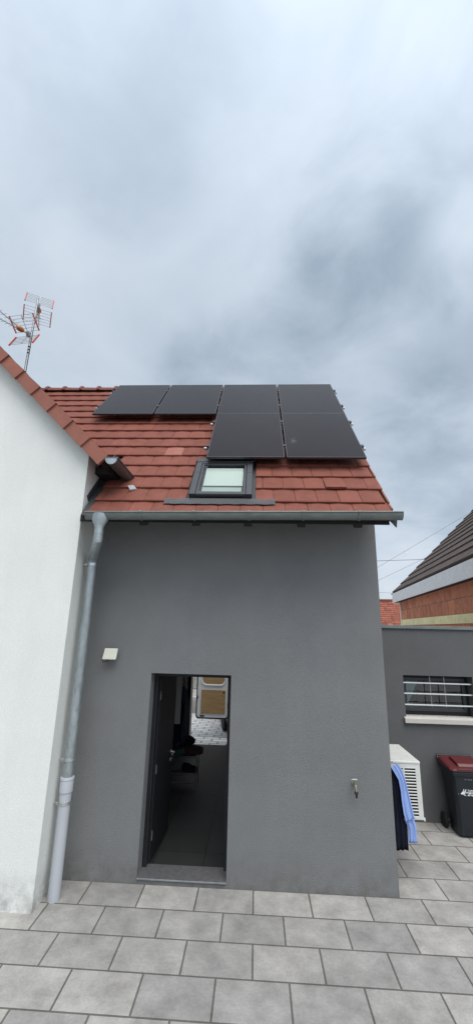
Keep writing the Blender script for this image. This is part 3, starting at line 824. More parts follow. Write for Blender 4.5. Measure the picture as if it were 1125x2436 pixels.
tp_c = at(844, 1868, y=-.06)
tp = thing('garden_tap', (tp_c.x, -.005, tp_c.z), 'small brass garden tap with black hose nozzle on the grey wall', 'tap')
x, z = tp_c.x, tp_c.z
MB().lathe([(.028, 0), (.028, .006), (.014, .010)], (x, 0, z), (0, -1, 0), 16).build('wall_rose', 'brass', tp, smooth=True)
MB().tube([(x, -.005, z), (x, -.05, z), (x+.002, -.085, z-.004), (x+.004, -.1, z-.03), (x+.005, -.1, z-.06)], [.013, .015, .014, .012, .012], 12).build('body', 'brass', tp, smooth=True)
MB().tube([(x, -.055, z), (x, -.055, z+.045)], .010, 10).build('stem', 'brass', tp, smooth=True)
MB().tube([(x-.038, -.058, z+.046), (x-.02, -.056, z+.052), (x+.02, -.056, z+.052), (x+.03, -.058, z+.048)], [.005, .008, .008, .005], 8).build('handle', 'steel', tp, smooth=True)
MB().lathe([(.019, .0), (.022, -.012), (.013, -.03), (.0115, -.06)], (x+.005, -.1, z-.058), (0, 0, 1), 14).build('hose_nozzle', 'black_plastic', tp, smooth=True)

# ================================================================== ANNEX (flat roof, recessed, right)
YA = 1.89
an = thing('flat_roof_annex', (3, 3.6, GZ), 'low flat roofed grey annex with barred window at the right', 'annex')
wtl = at(958, 1606, y=YA); wtr = at(1122, 1612, y=YA); wbl = at(966, 1706, y=YA)
ax0, ax1, az0, az1 = wtl.x, wtr.x+.005, wbl.z, wtl.z-.003
AX1, AZT = 4.3, 2.80
mb = MB()
mb.box(XR+.003, ax0, YA, YA+.3, GZ-.03, AZT); mb.box(ax1, AX1, YA, YA+.3, GZ-.03, AZT)
mb.box(ax0, ax1, YA, YA+.3, az1, AZT); mb.box(ax0, ax1, YA, YA+.3, GZ-.03, az0)
mb.box(AX1-.3, AX1, YA+.3, 5.4, GZ-.03, AZT); mb.box(XR+.003, AX1-.3, 5.1, 5.4, GZ-.03, AZT)
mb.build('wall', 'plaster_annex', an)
MB().box(XR+.003, AX1-.3, YA+.3, 5.1, 2.5, 2.62).build('roof', 'concrete', an)
mb = MB(); mb.box(XR+.004, AX1+.03, YA-.03, YA+.36, AZT+.001, AZT+.016); mb.box(XR+.004, AX1+.03, YA-.032, YA-.024, AZT-.035, AZT+.016)
mb.build('coping', 'zinc_dark', an, bevel=.003)
# window
mb = MB(); yw0, yw1 = YA+.19, YA+.25
mb.box(ax0, ax0+.05, yw0, yw1, az0, az1); mb.box(ax1-.05, ax1, yw0, yw1, az0, az1); mb.box(ax0+.05, ax1-.05, yw0, yw1, az1-.05, az1); mb.box(ax0+.05, ax1-.05, yw0, yw1, az0, az0+.06)
win = mb.build('window', 'anthracite_door', an, bevel=.003)
mb = MB(); s0 = .05
mb.box(ax0+s0, ax0+s0+.05, yw0-.012, yw1-.01, az0+.06, az1-.05); mb.box(ax1-s0-.05, ax1-s0, yw0-.012, yw1-.01, az0+.06, az1-.05)
mb.box(ax0+s0+.05, ax1-s0-.05, yw0-.012, yw1-.01, az1-.10, az1-.05); mb.box(ax0+s0+.05, ax1-s0-.05, yw0-.012, yw1-.01, az0+.06, az0+.11)
mb.build('sash', 'anthracite', win, bevel=.004)
mb = MB(); mb.quad((ax0+.08, yw0+.02, az0+.09), (ax1-.08, yw0+.02, az0+.09), (ax1-.08, yw0+.02, az1-.08), (ax0+.08, yw0+.02, az1-.08)); mb.build('pane', 'win_glass', win)
MB().box(2.2, 3.95, 3.2, 3.24, .4, 2.4).build('dark_backing', 'hall_panel', an)  # dark backing added behind the pane so the room looks unlit
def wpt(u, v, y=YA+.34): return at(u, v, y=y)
mb = MB(); mb.prism([wpt(955, 1612), wpt(996, 1612), wpt(964, 1692), wpt(958, 1692)], (0, .02, 0)); o = mb.build('board', 'reflection_pale'); tag(o, 'pale board leaning behind the left side of the barred annex window', 'board')  # pale panel added to stand for the bright reflection in the pane
mb = MB(); mb.prism([wpt(1010, 1612, YA+.5), wpt(1022, 1612, YA+.5), wpt(990, 1698, YA+.5), wpt(978, 1698, YA+.5)], (0, .02, 0)); o = mb.build('reflection_edge', 'hall_wall'); tag(o, 'grey slanting prop in the dark behind the barred annex window', 'reflection_edge')  # strip added as the diagonal edge of that reflection
for i, (py,) in enumerate(((1624.5,), (1650.,), (1676.5,))):
    z = at(962, py, y=YA+.05).z
    mb = MB(); mb.box(ax0-.0, ax1, YA+.045, YA+.07, z-.009, z+.009); mb.build('security_bar', 'galv_bright', win, bevel=.003)
for (u0, v0) in ((1022, 1620), (1056, 1620)):
    p = at(u0, v0, y=YA+.075)
    mb = MB(); mb.tube([(p.x, YA+.082, az0+.14), (p.x, YA+.082, az1-.02)], .0075, 8); mb.build('security_rod', 'steel_dull', win, smooth=True)
zs = at(961, 1708.5, y=YA-.05).z
mb = MB(); mb.prism([(ax0-.035, YA-.06, zs-.075), (ax0-.035, YA-.06, zs-.004), (ax0-.035, YA+.0, zs+.012), (ax0-.035, YA-.0, zs-.075)], (ax1-ax0+.07, 0, 0))
mb.box(ax0, ax1, YA, YA+.19, az0-.03, az0+.004)
mb.build('window_sill', 'sill', an, bevel=.006)

# ================================================================== AC UNIT on the side wall of the grey house
ay0, ay1, bz0, bz1, bx0, bx1 = .30, 1.06, .575, 1.195, 1.64, 2.01
ac = thing('air_conditioner', (1.82, .68, bz0), 'white outdoor air conditioning unit hung on brackets beside the house corner', 'air conditioner')
MB().box(bx0+.02, bx1-.02, ay0+.02, ay1-.01, bz0+.02, bz1-.03).build('core', 'dark_hole', ac)
MB().box(bx0-.006, bx1+.006, ay0-.006, ay1+.006, bz1-.03, bz1).build('top_cover', 'ac_white', ac, bevel=.008)
MB().box(bx0, bx1, ay0, ay1, bz0, bz0+.03).build('base_pan', 'ac_white', ac, bevel=.004)
mb = MB()   # louvred end facing the yard
mb.box(bx0, bx0+.05, ay0, ay0+.02, bz0+.03, bz1-.03); mb.box(bx1-.055, bx1, ay0, ay0+.02, bz0+.03, bz1-.03); mb.box(bx0+.165, bx0+.185, ay0, ay0+.02, bz0+.03, bz1-.03)
nz = 16; h0, h1 = bz0+.03, bz1-.075
for i in range(nz+1):
    z = h0+(h1-h0)*i/nz
    for xa, xb in ((bx0+.05, bx0+.165), (bx0+.185, bx1-.055)):
        mb.obox(((xa+xb)/2, ay0+.010, z), (1, 0, 0), (0, .94, -.34), (0, .34, .94), (xb-xa)/2-.0005, .0095, .0062)
mb.box(bx0+.05, bx1-.055, ay0+.001, ay0+.02, bz1-.068, bz1-.03)
mb.build('louvre_grille', 'ac_white', ac)
MB().box(bx0+.062, bx0+.158, ay0-.008, ay0, bz1-.135, bz1-.09).build('service_handle', 'ac_white', ac, bevel=.006)
mb = MB(); mb.box(bx1-.02, bx1, ay0+.02, ay0+.08, bz0+.03, bz1-.03); mb.box(bx1-.02, bx1, ay1-.2, ay1, bz0+.03, bz1-.03)
mb.box(bx1-.02, bx1, ay0+.08, ay1-.2, bz0+.03, bz0+.06); mb.box(bx1-.02, bx1, ay0+.08, ay1-.2, bz1-.06, bz1-.03); mb.build('front_panel', 'ac_white', ac, bevel=.003)
mb = MB(); cyy, czz = (ay0+.08+ay1-.2)/2, (bz0+bz1)/2
for i in range(1, 13):
    r = .24*i/12; dx = .05*math.cos(PI/2*(i/12.))**.7
    mb.tube([(bx1+.004+dx, cyy+math.cos(2*PI*k/32)*r, czz+math.sin(2*PI*k/32)*r) for k in range(33)], .003, 5, False)
for k in range(8):
    a = 2*PI*k/8; mb.tube([(bx1+.004+.05*math.cos(PI/2*i/6)**.7 if i < 6 else bx1+.004, cyy+math.cos(a)*.24*i/6, czz+math.sin(a)*.24*i/6) for i in range(7)], .0035, 5)
mb.build('fan_grille', 'ac_white', ac)
MB().box(bx1-.002, bx1+.018, ay0+.0, ay0+.03, bz0-.012, bz0+.02).build('corner_foot', 'ac_white', ac, bevel=.004)
for yy in (ay0+.12, ay1-.12):
    mb = MB(); mb.box(XR-.004, bx1-.03, yy-.018, yy+.018, bz0-.035, bz0-.001); mb.box(XR-.004, XR+.02, yy-.018, yy+.018, bz0-.30, bz0-.035)
    mb.prism([(XR+.02, yy-.006, bz0-.26), (XR+.02, yy-.006, bz0-.21), (bx1-.08, yy-.006, bz0-.036), (bx1-.12, yy-.006, bz0-.036)], (0, .012, 0)); mb.build('wall_bracket', 'steel_dull', ac)

# ================================================================== CLOTHES by the corner
def cloth(name, rows, m, parent=None, thick=.006, fold=.012, nf=4, nx=18, seed=1):
    """hanging cloth: rows of (left point, right point) from the top; pleats run downwards"""
    rnd = random.Random(seed); ph = [rnd.uniform(0, 6) for _ in range(4)]
    mb = MB(); G = []
    # resample rows
    R = []
    for i in range(len(rows)-1):
        for k in range(6): R.append((rows[i][0].lerp(rows[i+1][0], k/6), rows[i][1].lerp(rows[i+1][1], k/6)))
    R.append(rows[-1])
    for j, (a, b) in enumerate(R):
        d = (b-a).normalized(); nrm = Vector((d.y, -d.x, 0)); nrm = nrm.normalized() if nrm.length > .01 else Vector((0, -1, 0))
        f = j/(len(R)-1); line = []
        for i in range(nx+1):
            u = i/nx; w = fold*(.35+.65*f)*(math.sin(nf*2*PI*u+ph[0]+f*1.3)+.5*math.sin(nf*3.3*PI*u+ph[1]-f*2)+.4*math.sin(7*f+ph[2]+u*3))
            line.append(mb.bm.verts.new(a.lerp(b, u)+nrm*w))
        G.append(line)
    for r0, r1 in zip(G, G[1:]):
        for i in range(nx): mb.face((r0[i], r1[i], r1[i+1], r0[i+1]))
    o = mb.build(name, m, parent, smooth=False)
    for p in o.data.polygons: p.use_smooth = True
    sm = o.modifiers.new('t', 'SOLIDIFY'); sm.thickness = thick
    return o
YC = .16
A_ = lambda u, v, y=YC: at(u, v, y=y)
hook = thing('clothes_hook', (XR, .15, 1.2), 'steel hook on the house corner holding the clothes', 'hook')
MB().tube([(XR-.002, .19, 1.20), (XR+.05, .19, 1.20), (XR+.07, .19, 1.205), (XR+.075, .19, 1.215)], .007, 8).build('hook_arm', 'steel_dull', hook, smooth=True)
MB().box(XR-.002, XR+.006, .165, .215, 1.17, 1.235).build('hook_plate', 'steel_dull', hook)
def z5(x, y): return (880+x/4.592, 1480+y/4.592)
L = [(228, 1590), (262, 1640), (315, 1730), (338, 1850), (350, 1970), (372, 2110), (398, 2190)]
Rr = [(300, 1548), (345, 1610), (385, 1720), (412, 1830), (440, 1940), (468, 2060), (490, 2150)]
rows = [(A_(*z5(*l)), A_(*z5(*r))) for l, r in zip(L, Rr)]
c1 = cloth('blue_shirt', rows, 'blue_cloth', fold=.006, nf=2, seed=3)
tag(c1, 'light blue shirt draped diagonally over dark clothing by the house corner', 'shirt')
rows = [(A_(*z5(370, 2150), .19), A_(*z5(480, 2150), .19)), (A_(*z5(420, 2250), .19), A_(*z5(510, 2250), .19)), (A_(*z5(430, 2420), .19), A_(*z5(520, 2420), .19))]
o = cloth('shirt_tail', rows, 'blue_cloth', c1, fold=.008, nf=2, seed=5)
T = YC+.05
rows = [(A_(*z5(200, 1600), T), A_(*z5(262, 1590), T)), (A_(*z5(200, 1760), T), A_(*z5(320, 1760), T)), (A_(*z5(205, 2000), T), A_(*z5(362, 2000), T)), (A_(*z5(210, 2200), T), A_(*z5(400, 2200), T)), (A_(*z5(215, 2500), T), A_(*z5(420, 2500), T))]
c2 = cloth('dark_jacket', rows, 'navy_cloth', fold=.014, nf=4, seed=8)
tag(c2, 'dark navy pleated clothing hanging under the blue shirt', 'jacket')

# ================================================================== WHEELIE BIN
bn = thing('wheelie_bin', (3.05, 1.55, GZ), 'black wheelie bin with dark red lid in front of the annex', 'bin')
fx0, fx1, fy, ry = 2.815, 3.325, 1.36, 1.80
zl = .80
bmx = MB()
def ring(x0, x1, y0, y1, z, c=.035):
    return [(x0+c, y0, z), (x1-c, y0, z), (x1, y0+c, z), (x1, y1-c, z), (x1-c, y1, z), (x0+c, y1, z), (x0, y1-c, z), (x0, y0+c, z)]
secs = [ring(fx0+.065, fx1-.065, fy+.075, ry-.06, GZ+.03), ring(fx0+.045, fx1-.045, fy+.045, ry-.03, .40), ring(fx0+.02, fx1-.02, fy+.02, ry-.005, zl-.06)]
rs = [[bmx.bm.verts.new(p) for p in q] for q in secs]
for a, b in zip(rs, rs[1:]):
    for i in range(8): bmx.face((a[i], a[(i+1) % 8], b[(i+1) % 8], b[i]))
bmx.face(rs[0][::-1]); bmx.face(rs[-1])
body = bmx.build('body', 'bin_dark', bn, bevel=.006)
mb = MB()
for z0, z1, g in ((zl-.06, zl-.035, .0), (zl-.035, zl-.012, .008), (zl-.012, zl, .003)):
    a = ring(fx0-g, fx1+g, fy-g, ry+g, z0); mb.prism(a, (0, 0, z1-z0-.001))
mb.build('rim', 'bin_dark', bn, bevel=.004)
for xx in (fx0+.09, fx1-.12):
    mb = MB(); mb.prism([(xx, fy+.021, zl-.10), (xx+.03, fy+.021, zl-.10), (xx+.025, fy+.06, .1), (xx+.005, fy+.06, .1)], (0, .03, 0)); mb.build('rib', 'bin_dark', bn)
mb = MB()   # lid: dished sides, raised front bead and stepped crown
zb = zl+.085
q0 = ring(fx0-.012, fx1+.012, fy-.015, ry+.02, zl+.002); q1 = [(x, y, z+.022+.055*(y-fy)/(ry-fy)) for x, y, z in ring(fx0-.006, fx1+.006, fy-.008, ry+.02, zl+.004)]
q2 = [(x, y, z+.030+.060*(y-fy)/(ry-fy)) for x, y, z in ring(fx0+.025, fx1-.025, fy+.02, ry-.01, zl+.006)]
rr = [[mb.bm.verts.new(p) for p in q] for q in (q0, q1, q2)]
for a, b in zip(rr, rr[1:]):
    for i in range(8): mb.face((a[i], a[(i+1) % 8], b[(i+1) % 8], b[i]))
mb.face(rr[0][::-1]); mb.face(rr[-1])
lid = mb.build('lid', 'bin_red', bn, bevel=.006)
mb = MB()
def lz(y): return zl+.036+.060*(y-fy)/(ry-fy)
mb.prism([(fx0+.13, fy+.05, lz(fy+.05)), (fx0+.13, fy+.09, lz(fy+.09)+.035), (fx0+.13, ry-.12, lz(ry-.12)+.035), (fx0+.13, ry-.06, lz(ry-.06))], (fx1-fx0-.2, 0, 0))
mb.build('lid_crown', 'bin_red', lid, bevel=.012)
mb = MB(); mb.tube([(fx0+.09, fy-.012, zl+.03), (fx1-.09, fy-.012, zl+.03)], .010, 8); mb.build('lid_grip', 'bin_red', lid, smooth=True)
mb = MB(); mb.tube([(fx0-.004, ry+.045, zl+.085), (fx1+.004, ry+.045, zl+.085)], .014, 10); mb.build('hinge_bar', 'bin_dark', bn, smooth=True)
for xx in (fx0-.005, fx1-.035):
    mb = MB(); mb.prism([(xx, ry-.02, zl-.05), (xx, ry+.06, zl+.045), (xx, ry+.06, zl+.10), (xx, ry-.02, zl+.02)], (.04, 0, 0)); mb.build('hinge_lug', 'bin_dark', bn, bevel=.006)
for xx, sg in ((fx0+.035, 1), (fx1-.035, -1)):
    mb = MB(); mb.lathe([(.06, -.024), (.095, -.02), (.10, -.012), (.10, .012), (.095, .02), (.06, .024)], (xx-.03*sg, ry-.03, GZ+.10), (1, 0, 0), 24)
    w = mb.build('wheel', 'rubber', bn, smooth=True)
    MB().lathe([(.058, -.022), (.05, -.027), (.05, .027), (.058, .022)], (xx-.03*sg, ry-.03, GZ+.10), (1, 0, 0), 18).build('hub', 'black_plastic', w, smooth=True)
MB().tube([(fx0+.02, ry-.03, GZ+.10), (fx1-.02, ry-.03, GZ+.10)], .012, 8).build('axle', 'steel_dull', bn)
# print on the front, which leans back towards the foot
def front(x, z):
    f = (zl-.06-z)/(zl-.06-.40)*.025
    return Vector((x, fy+.02+f-.0025, z))
def text(body_, x, z, size, m, name, parent):
    cu = bpy.data.curves.new('t', 'FONT'); cu.body = body_; cu.size = size; cu.extrude = .0006; cu.align_x = 'LEFT'
    cu.offset = size*.018
    to = bpy.data.objects.new('t', cu); COL.objects.link(to)
    bpy.context.view_layer.update()
    me = bpy.data.meshes.new_from_object(to.evaluated_get(bpy.context.evaluated_depsgraph_get()))
    bpy.data.objects.remove(to)
    tilt = Matrix.Rotation(PI/2-math.atan(.025/.34), 4, 'X'); p = front(x, z)
    me.transform(Matrix.Translation(p) @ tilt)
    me.materials.clear(); me.materials.append(MAT[m])
    o = bpy.data.objects.new(name, me); COL.objects.link(o)
    o.parent = parent; o.matrix_parent_inverse = wm(parent).inverted()
    return o
def zb_(x, y): return at(1030+x/11.842, 1780+y/11.842, y=fy+.03)
for s_, u, v in (("Communauté", 985, 1232), ("d'Agglomération", 915, 1292), ("de Haguenau", 980, 1365)):
    p = zb_(u, v); text(s_, p.x, p.z, .034, 'white_print', 'lettering', body)
p = zb_(880, 910); text('051  VEOLIA', p.x, p.z, .020, 'grey_print', 'lettering', body)
mb = MB()
def logo(pts):
    q = []
    for u, v in pts: p = zb_(u, v); q.append(front(p.x, p.z))
    mb.prism(q, (0, .0012, 0))
logo([(705, 1308), (800, 1280), (845, 1225), (860, 1165), (878, 1178), (862, 1240), (880, 1285), (895, 1312), (840, 1318)])
logo([(868, 1262), (905, 1200), (935, 1165), (930, 1220), (900, 1262), (908, 1322), (890, 1300)])
logo([(838, 1326), (900, 1322), (948, 1368), (905, 1352)])
mb.build('emblem', 'white_print', body)

# ================================================================== HALL: coats, shoe rack, bag
rk = thing('shoe_rack', (-1.25, 2.8, 0), 'thin metal shoe rack with two shelves in the dark hall', 'shoe rack')
X0, X1, Y0, Y1 = -1.64, -1.03, 2.72, 3.05
for xx in (X0, X1):
    for yy in (Y0, Y1): MB().tube([(xx, yy, 0), (xx, yy, .52)], .008, 8).build('leg', 'steel_dull', rk, smooth=True)
for z in (.20, .46):
    mb = MB()
    for i in range(7): yy = Y0+(Y1-Y0)*i/6; mb.tube([(X0, yy, z), (X1, yy, z)], .006, 6)
    for xx in (X0, X1): mb.tube([(xx, Y0, z), (xx, Y1, z)], .006, 6)
    mb.build('shelf', 'steel_dull', rk)
MB().tube([(X0, Y0, .06), (X1, Y0, .06)], .006, 6).build('brace', 'steel_dull', rk)
def shoe(x, y, z, ang, m, label):
    t = thing('shoe', (x, y, z), label, 'shoe', 'shoes on the rack')
    c, s__ = math.cos(ang), math.sin(ang)
    def P(a, b, h): return Vector((x+a*c-b*s__, y+a*s__+b*c, z+h))
    mb = MB(); pts = []
    for i in range(20):
        a = 2*PI*i/20; pts.append(P(.145*math.cos(a), .045*math.sin(a)*(1+.15*math.cos(a)), 0))
    mb.prism(pts, (0, 0, .022)); mb.build('sole', 'rubber', t)
    mb = MB(); secs = [(-.135, .032, .075), (-.10, .04, .095), (-.03, .042, .085), (.04, .045, .055), (.10, .042, .04), (.138, .02, .02)]
    rings = [[mb.bm.verts.new(P(a, math.cos(PI*k/8)*w, .022+math.sin(PI*k/8)*h)) for k in range(9)] for a, w, h in secs]
    for a, b in zip(rings, rings[1:]):
        for k in range(8): mb.face((a[k], a[k+1], b[k+1], b[k]))
    mb.face(rings[0]); mb.face(rings[-1][::-1]); mb.build('upper', m, t, smooth=True)
shoe(-1.16, 2.82, .207, 0, 'coat_dark', 'dark shoe on the lower rack shelf, nearest the open floor')
shoe(-1.17, 2.95, .207, .05, 'coat_dark', 'dark shoe at the back of the lower rack shelf')
shoe(-1.47, 2.86, .207, .05, 'coat_grey', 'grey shoe on the lower rack shelf, near the door leaf')
shoe(-1.18, 2.85, .467, .1, 'coat_dark', 'black shoe on the upper rack shelf')
def blob(name, c, r, m, label, cat, seed=0, lump=.18):
    rnd = random.Random(seed); bm_ = bmesh.new(); bmesh.ops.create_icosphere(bm_, subdivisions=4, radius=1)
    ph = [(rnd.uniform(-4, 4), rnd.uniform(-4, 4), rnd.uniform(-4, 4), rnd.uniform(0, 6)) for _ in range(6)]
    for v in bm_.verts:
        d = v.co.copy(); k = 1+lump/3*sum(math.sin(a*d.x+b*d.y+c_*d.z+e) for a, b, c_, e in ph)
        z = d.z*abs(d.z)**-.35 if abs(d.z) > .01 else d.z
        v.co = Vector((c[0]+d.x*r[0]*k, c[1]+d.y*r[1]*k, c[2]+max(-.9, z)*r[2]*k))
    mb = MB(); mb.bm.free(); mb.bm = bm_
    return tag(mb.build(name, m, smooth=True), label, cat)
blob('bag', (-1.24, 2.88, .555), (.34, .17, .07), 'red_dark', 'dark red and black bag lying on the shoe rack', 'bag', 4)
blob('bundle', (-1.36, 2.98, .67), (.27, .16, .08), 'coat_dark', 'black bundle of clothing heaped behind the bag on the rack', 'bundle', 9)
tag(MB().obox((-1.33, 2.73, .545), (.9, 0, .3), (0, 1, 0), (-.3, 0, .9), .09, .012, .05).build('green_box', 'green_dark', bevel=.004), 'small green box among the things on the shoe rack', 'box')
cr = thing('coat_rail', (-1.65, 2.6, 1.5), 'dark coat rail fixed to the hall wall', 'coat rail')
MB().box(-1.68, -1.655, 2.25, 3.1, 1.62, 1.70).build('board', 'anthracite_door', cr)
for yy in (2.4, 2.7, 2.95): MB().tube([(-1.656, yy, 1.66), (-1.42, yy, 1.65), (-1.36, yy, 1.70)], .008, 8).build('peg', 'steel_dull', cr)
def coat(x, y, ztop, zbot, w, dpt, m, label, seed):
    rnd = random.Random(seed); mb = MB(); N = 20; rings = []
    for j in range(15):
        f = j/14; z = ztop+(zbot-ztop)*f
        k = .25+.75*min(1, (f*3.2)**.6) if f < .3 else 1+.12*math.sin(f*5+seed)
        rings.append([mb.bm.verts.new((x+math.cos(2*PI*i/N)*dpt*k*(1+.2*math.sin(3*2*PI*i/N+seed+f*2)), y+math.sin(2*PI*i/N)*w*k*(1+.16*math.sin(4*2*PI*i/N+seed*2)), z+(.03*math.sin(5*2*PI*i/N) if j == 14 else 0))) for i in range(N)])
    for a, b in zip(rings, rings[1:]):
        for i in range(N): mb.face((a[i], a[(i+1) % N], b[(i+1) % N], b[i]))
    mb.face(rings[0]); mb.face(rings[-1][::-1])
    return tag(mb.build('coat', m, smooth=True), label, 'coat', 'coats hanging in the hall')
coat(-1.40, 2.40, 1.60, .80, .13, .13, 'coat_dark', 'black coat hanging nearest the open door leaf', 1)
coat(-1.36, 2.62, 1.64, .72, .14, .11, 'coat_blue', 'dark blue coat hanging between the other coats', 3)
coat(-1.38, 2.98, 1.60, .78, .12, .12, 'coat_grey', 'charcoal grey coat hanging last beside the wardrobe panel', 6)

# ================================================================== VAN in the street
va = math.radians(12)
vf = Vector((-math.sin(va), math.cos(va), 0)); vr = Vector((math.cos(va), math.sin(va), 0)); vo = Vector((-.735, 6.68, -.15))
def V(a, b, z): return vo+vr*a+vf*b+Vector((0, 0, z))
van = thing('van', V(1, 2.4, 0), 'white delivery van in the street with its rear door swung open', 'van')
VW, VL = 2.0, 5.0
prof = [(0, .50), (0, 2.25), (.12, 2.42), (3.6, 2.42), (4.0, 2.25), (4.55, 1.35), (5.2, 1.10), (5.35, .75), (5.35, .35), (.6, .35)]
mb = MB()
for a in (0, VW-.05): mb.prism([V(a, b, z) for b, z in prof], vr*.05)
for (b0, z0), (b1, z1) in zip(prof[1:-1], prof[2:]):
    d = (V(0, b1, z1)-V(0, b0, z0)); n_ = d.cross(vr).normalized()
    mb.prism([V(.05, b0, z0), V(.05, b1, z1), V(.05, b1, z1)-n_*.04, V(.05, b0, z0)-n_*.04], vr*(VW-.10))
mb.build('body', 'van_white', van, bevel=.02)
mb = MB(); mb.prism([V(.05, .02, .50), V(.05, 5.2, .50), V(.05, 5.2, .56), V(.05, .02, .56)], vr*(VW-.10)); mb.build('cargo_floor', 'ply', van)
mb = MB(); mb.prism([V(.05, 3.2, .56), V(.05, 3.24, .56), V(.05, 3.24, 2.37), V(.05, 3.2, 2.37)], vr*(VW-.1)); mb.build('bulkhead', 'anthracite_door', van)
mb = MB(); mb.prism([V(-.01, -.10, .38), V(-.01, .02, .36), V(-.01, .02, .55), V(-.01, -.10, .53)], vr*(VW+.02)); mb.build('bumper', 'black_plastic', van, bevel=.015)
for z0, z1 in ((.62, .86),):
    mb = MB(); mb.prism([V(-.006, -.012, 1.0), V(.06, -.012, 1.0), V(.06, -.012, 1.5), V(-.006, -.012, 1.5)], vf*.03); mb.build('tail_light', 'red_plastic', van)
for b in (.95, 4.3):
    for a in (.10, VW-.10):
        w = MB().lathe([(.22, -.10), (.32, -.11), (.345, -.08), (.345, .08), (.32, .11), (.22, .10)], V(a, b, .345), vr, 28).build('wheel', 'rubber', van, smooth=True)
        MB().lathe([(.215, -.09), (.20, -.06), (.05, -.07), (.05, .07), (.20, .06), (.215, .09)], V(a, b, .345), vr, 20).build('rim', 'steel_dull', w, smooth=True)
mb = MB(); mb.prism([V(.02, .62, .08), V(.24, .62, .08), V(.24, .62, .45), V(.02, .62, .45)], vf*.02); mb.build('mudflap', 'rubber', van)
# open left rear door, seen from inside
DY = 6.62
def D(u, v): return at(u, v, y=DY)
hx0, hx1, dz0, dz1 = at(468, 1700, y=DY).x, at(540.5, 1690, y=DY).x, at(500, 1708, y=DY).z, 2.30
zb0, zb1, zw0 = at(500, 1698.5, y=DY).z, at(500, 1642, y=DY).z, at(500, 1631, y=DY).z
mb = MB(); N = 6
def rrect(x0, x1, z0, z1, r, y):
    pts = []
    for cx, cz_, a0 in ((x1-r, z0+r, -PI/2), (x1-r, z1-r, 0), (x0+r, z1-r, PI/2), (x0+r, z0+r, PI)):
        for i in range(N+1): a = a0+PI/2*i/N; pts.append((cx+math.cos(a)*r, y, cz_+math.sin(a)*r))
    return pts
mb.prism(rrect(hx0, hx1, dz0, dz1, .07, DY), (0, .05, 0))
vd = mb.build('rear_door', 'van_white', van, bevel=.006)
mb = MB(); mb.prism(rrect(hx0-.032, hx1+.03, dz0-.035, dz1+.02, .08, DY+.008), (0, .034, 0)); mb.build('door_seal', 'rubber', vd)
mb = MB(); mb.prism(rrect(hx0+.10, hx1-.06, zb0, zb1, .012, DY-.012), (0, .012, 0)); mb.build('lower_board', 'ply', vd)
mb = MB(); mb.prism(rrect(hx0+.12, hx1-.08, zw0+.028, 2.15, .13, DY-.008), (0, .008, 0)); mb.build('upper_board', 'ply', vd)
mb = MB(); o_ = rrect(hx0+.10, hx1-.06, zw0, 2.18, .14, DY-.022); i_ = rrect(hx0+.125, hx1-.085, zw0+.033, 2.15, .125, DY-.008)
va_ = [mb.bm.verts.new(p) for p in o_]; vb_ = [mb.bm.verts.new(p) for p in i_]; vc_ = [mb.bm.verts.new((p[0]+(.012 if p[0] < -1.1 else -.012)*-1, DY-.0005, p[2])) for p in o_]
for A1, B1 in ((va_, vb_), (vc_, va_)):
    for i in range(len(A1)): mb.face((A1[i], A1[(i+1) % len(A1)], B1[(i+1) % len(A1)], B1[i]))
mb.build('window_surround', 'van_white', vd, smooth=True)
mb = MB()
for i in range(4):
    for zz in (zb0+.02, zb1-.02): mb.lathe([(.009, 0), (.007, .004)], (hx0+.14+.155*i, DY-.012, zz), (0, -1, 0), 8)
for zz in (zb0+.14, zb0+.28, zb0+.41):
    for xx in (hx0+.12, hx1-.08): mb.lathe([(.009, 0), (.007, .004)], (xx, DY-.012, zz), (0, -1, 0), 8)
mb.build('board_screws', 'black_plastic', vd)
MB().lathe([(.028, 0), (.026, .004)], (hx1-.10, DY-.012, zb1-.06), (0, -1, 0), 14).build('latch_hole', 'black_plastic', vd)
MB().box(hx0-.03, hx0+.02, DY-.006, DY+.05, zb0+.36, zb0+.44).build('door_latch', 'black_plastic', vd, bevel=.004)
MB().box(hx0+.08, hx0+.2, DY-.03, DY, dz0+.02, dz0+.055).build('door_check', 'black_plastic', vd, bevel=.006)
for zz in (.7, 1.9): MB().box(hx1-.0, hx1+.05, DY-.01, DY+.04, zz-.05, zz+.05).build('hinge', 'black_plastic', vd, bevel=.004)

# ---- house across the street
sh = thing('street_house', (-4, 17, 0), 'pale house wall across the street, seen through the hall', 'house')
MB().box(-14, .2, 15, 20, -.25, 5.0).build('wall', 'plaster_white', sh)
MB().box(-14, .2, 14.96, 14.997, -.08, .45).build('plinth', 'concrete', sh)
mb = MB(); mb.prism([(-14.3, 14.6, 4.9), (-14.3, 17.5, 7.6), (-14.3, 20.4, 4.9)], (14.7, 0, 0)); mb.build('roof', 'tile_far', sh)
MB().box(-3.4, -2.75, 14.95, 14.997, .9, 2.6).build('shutter', 'fascia_white', sh)

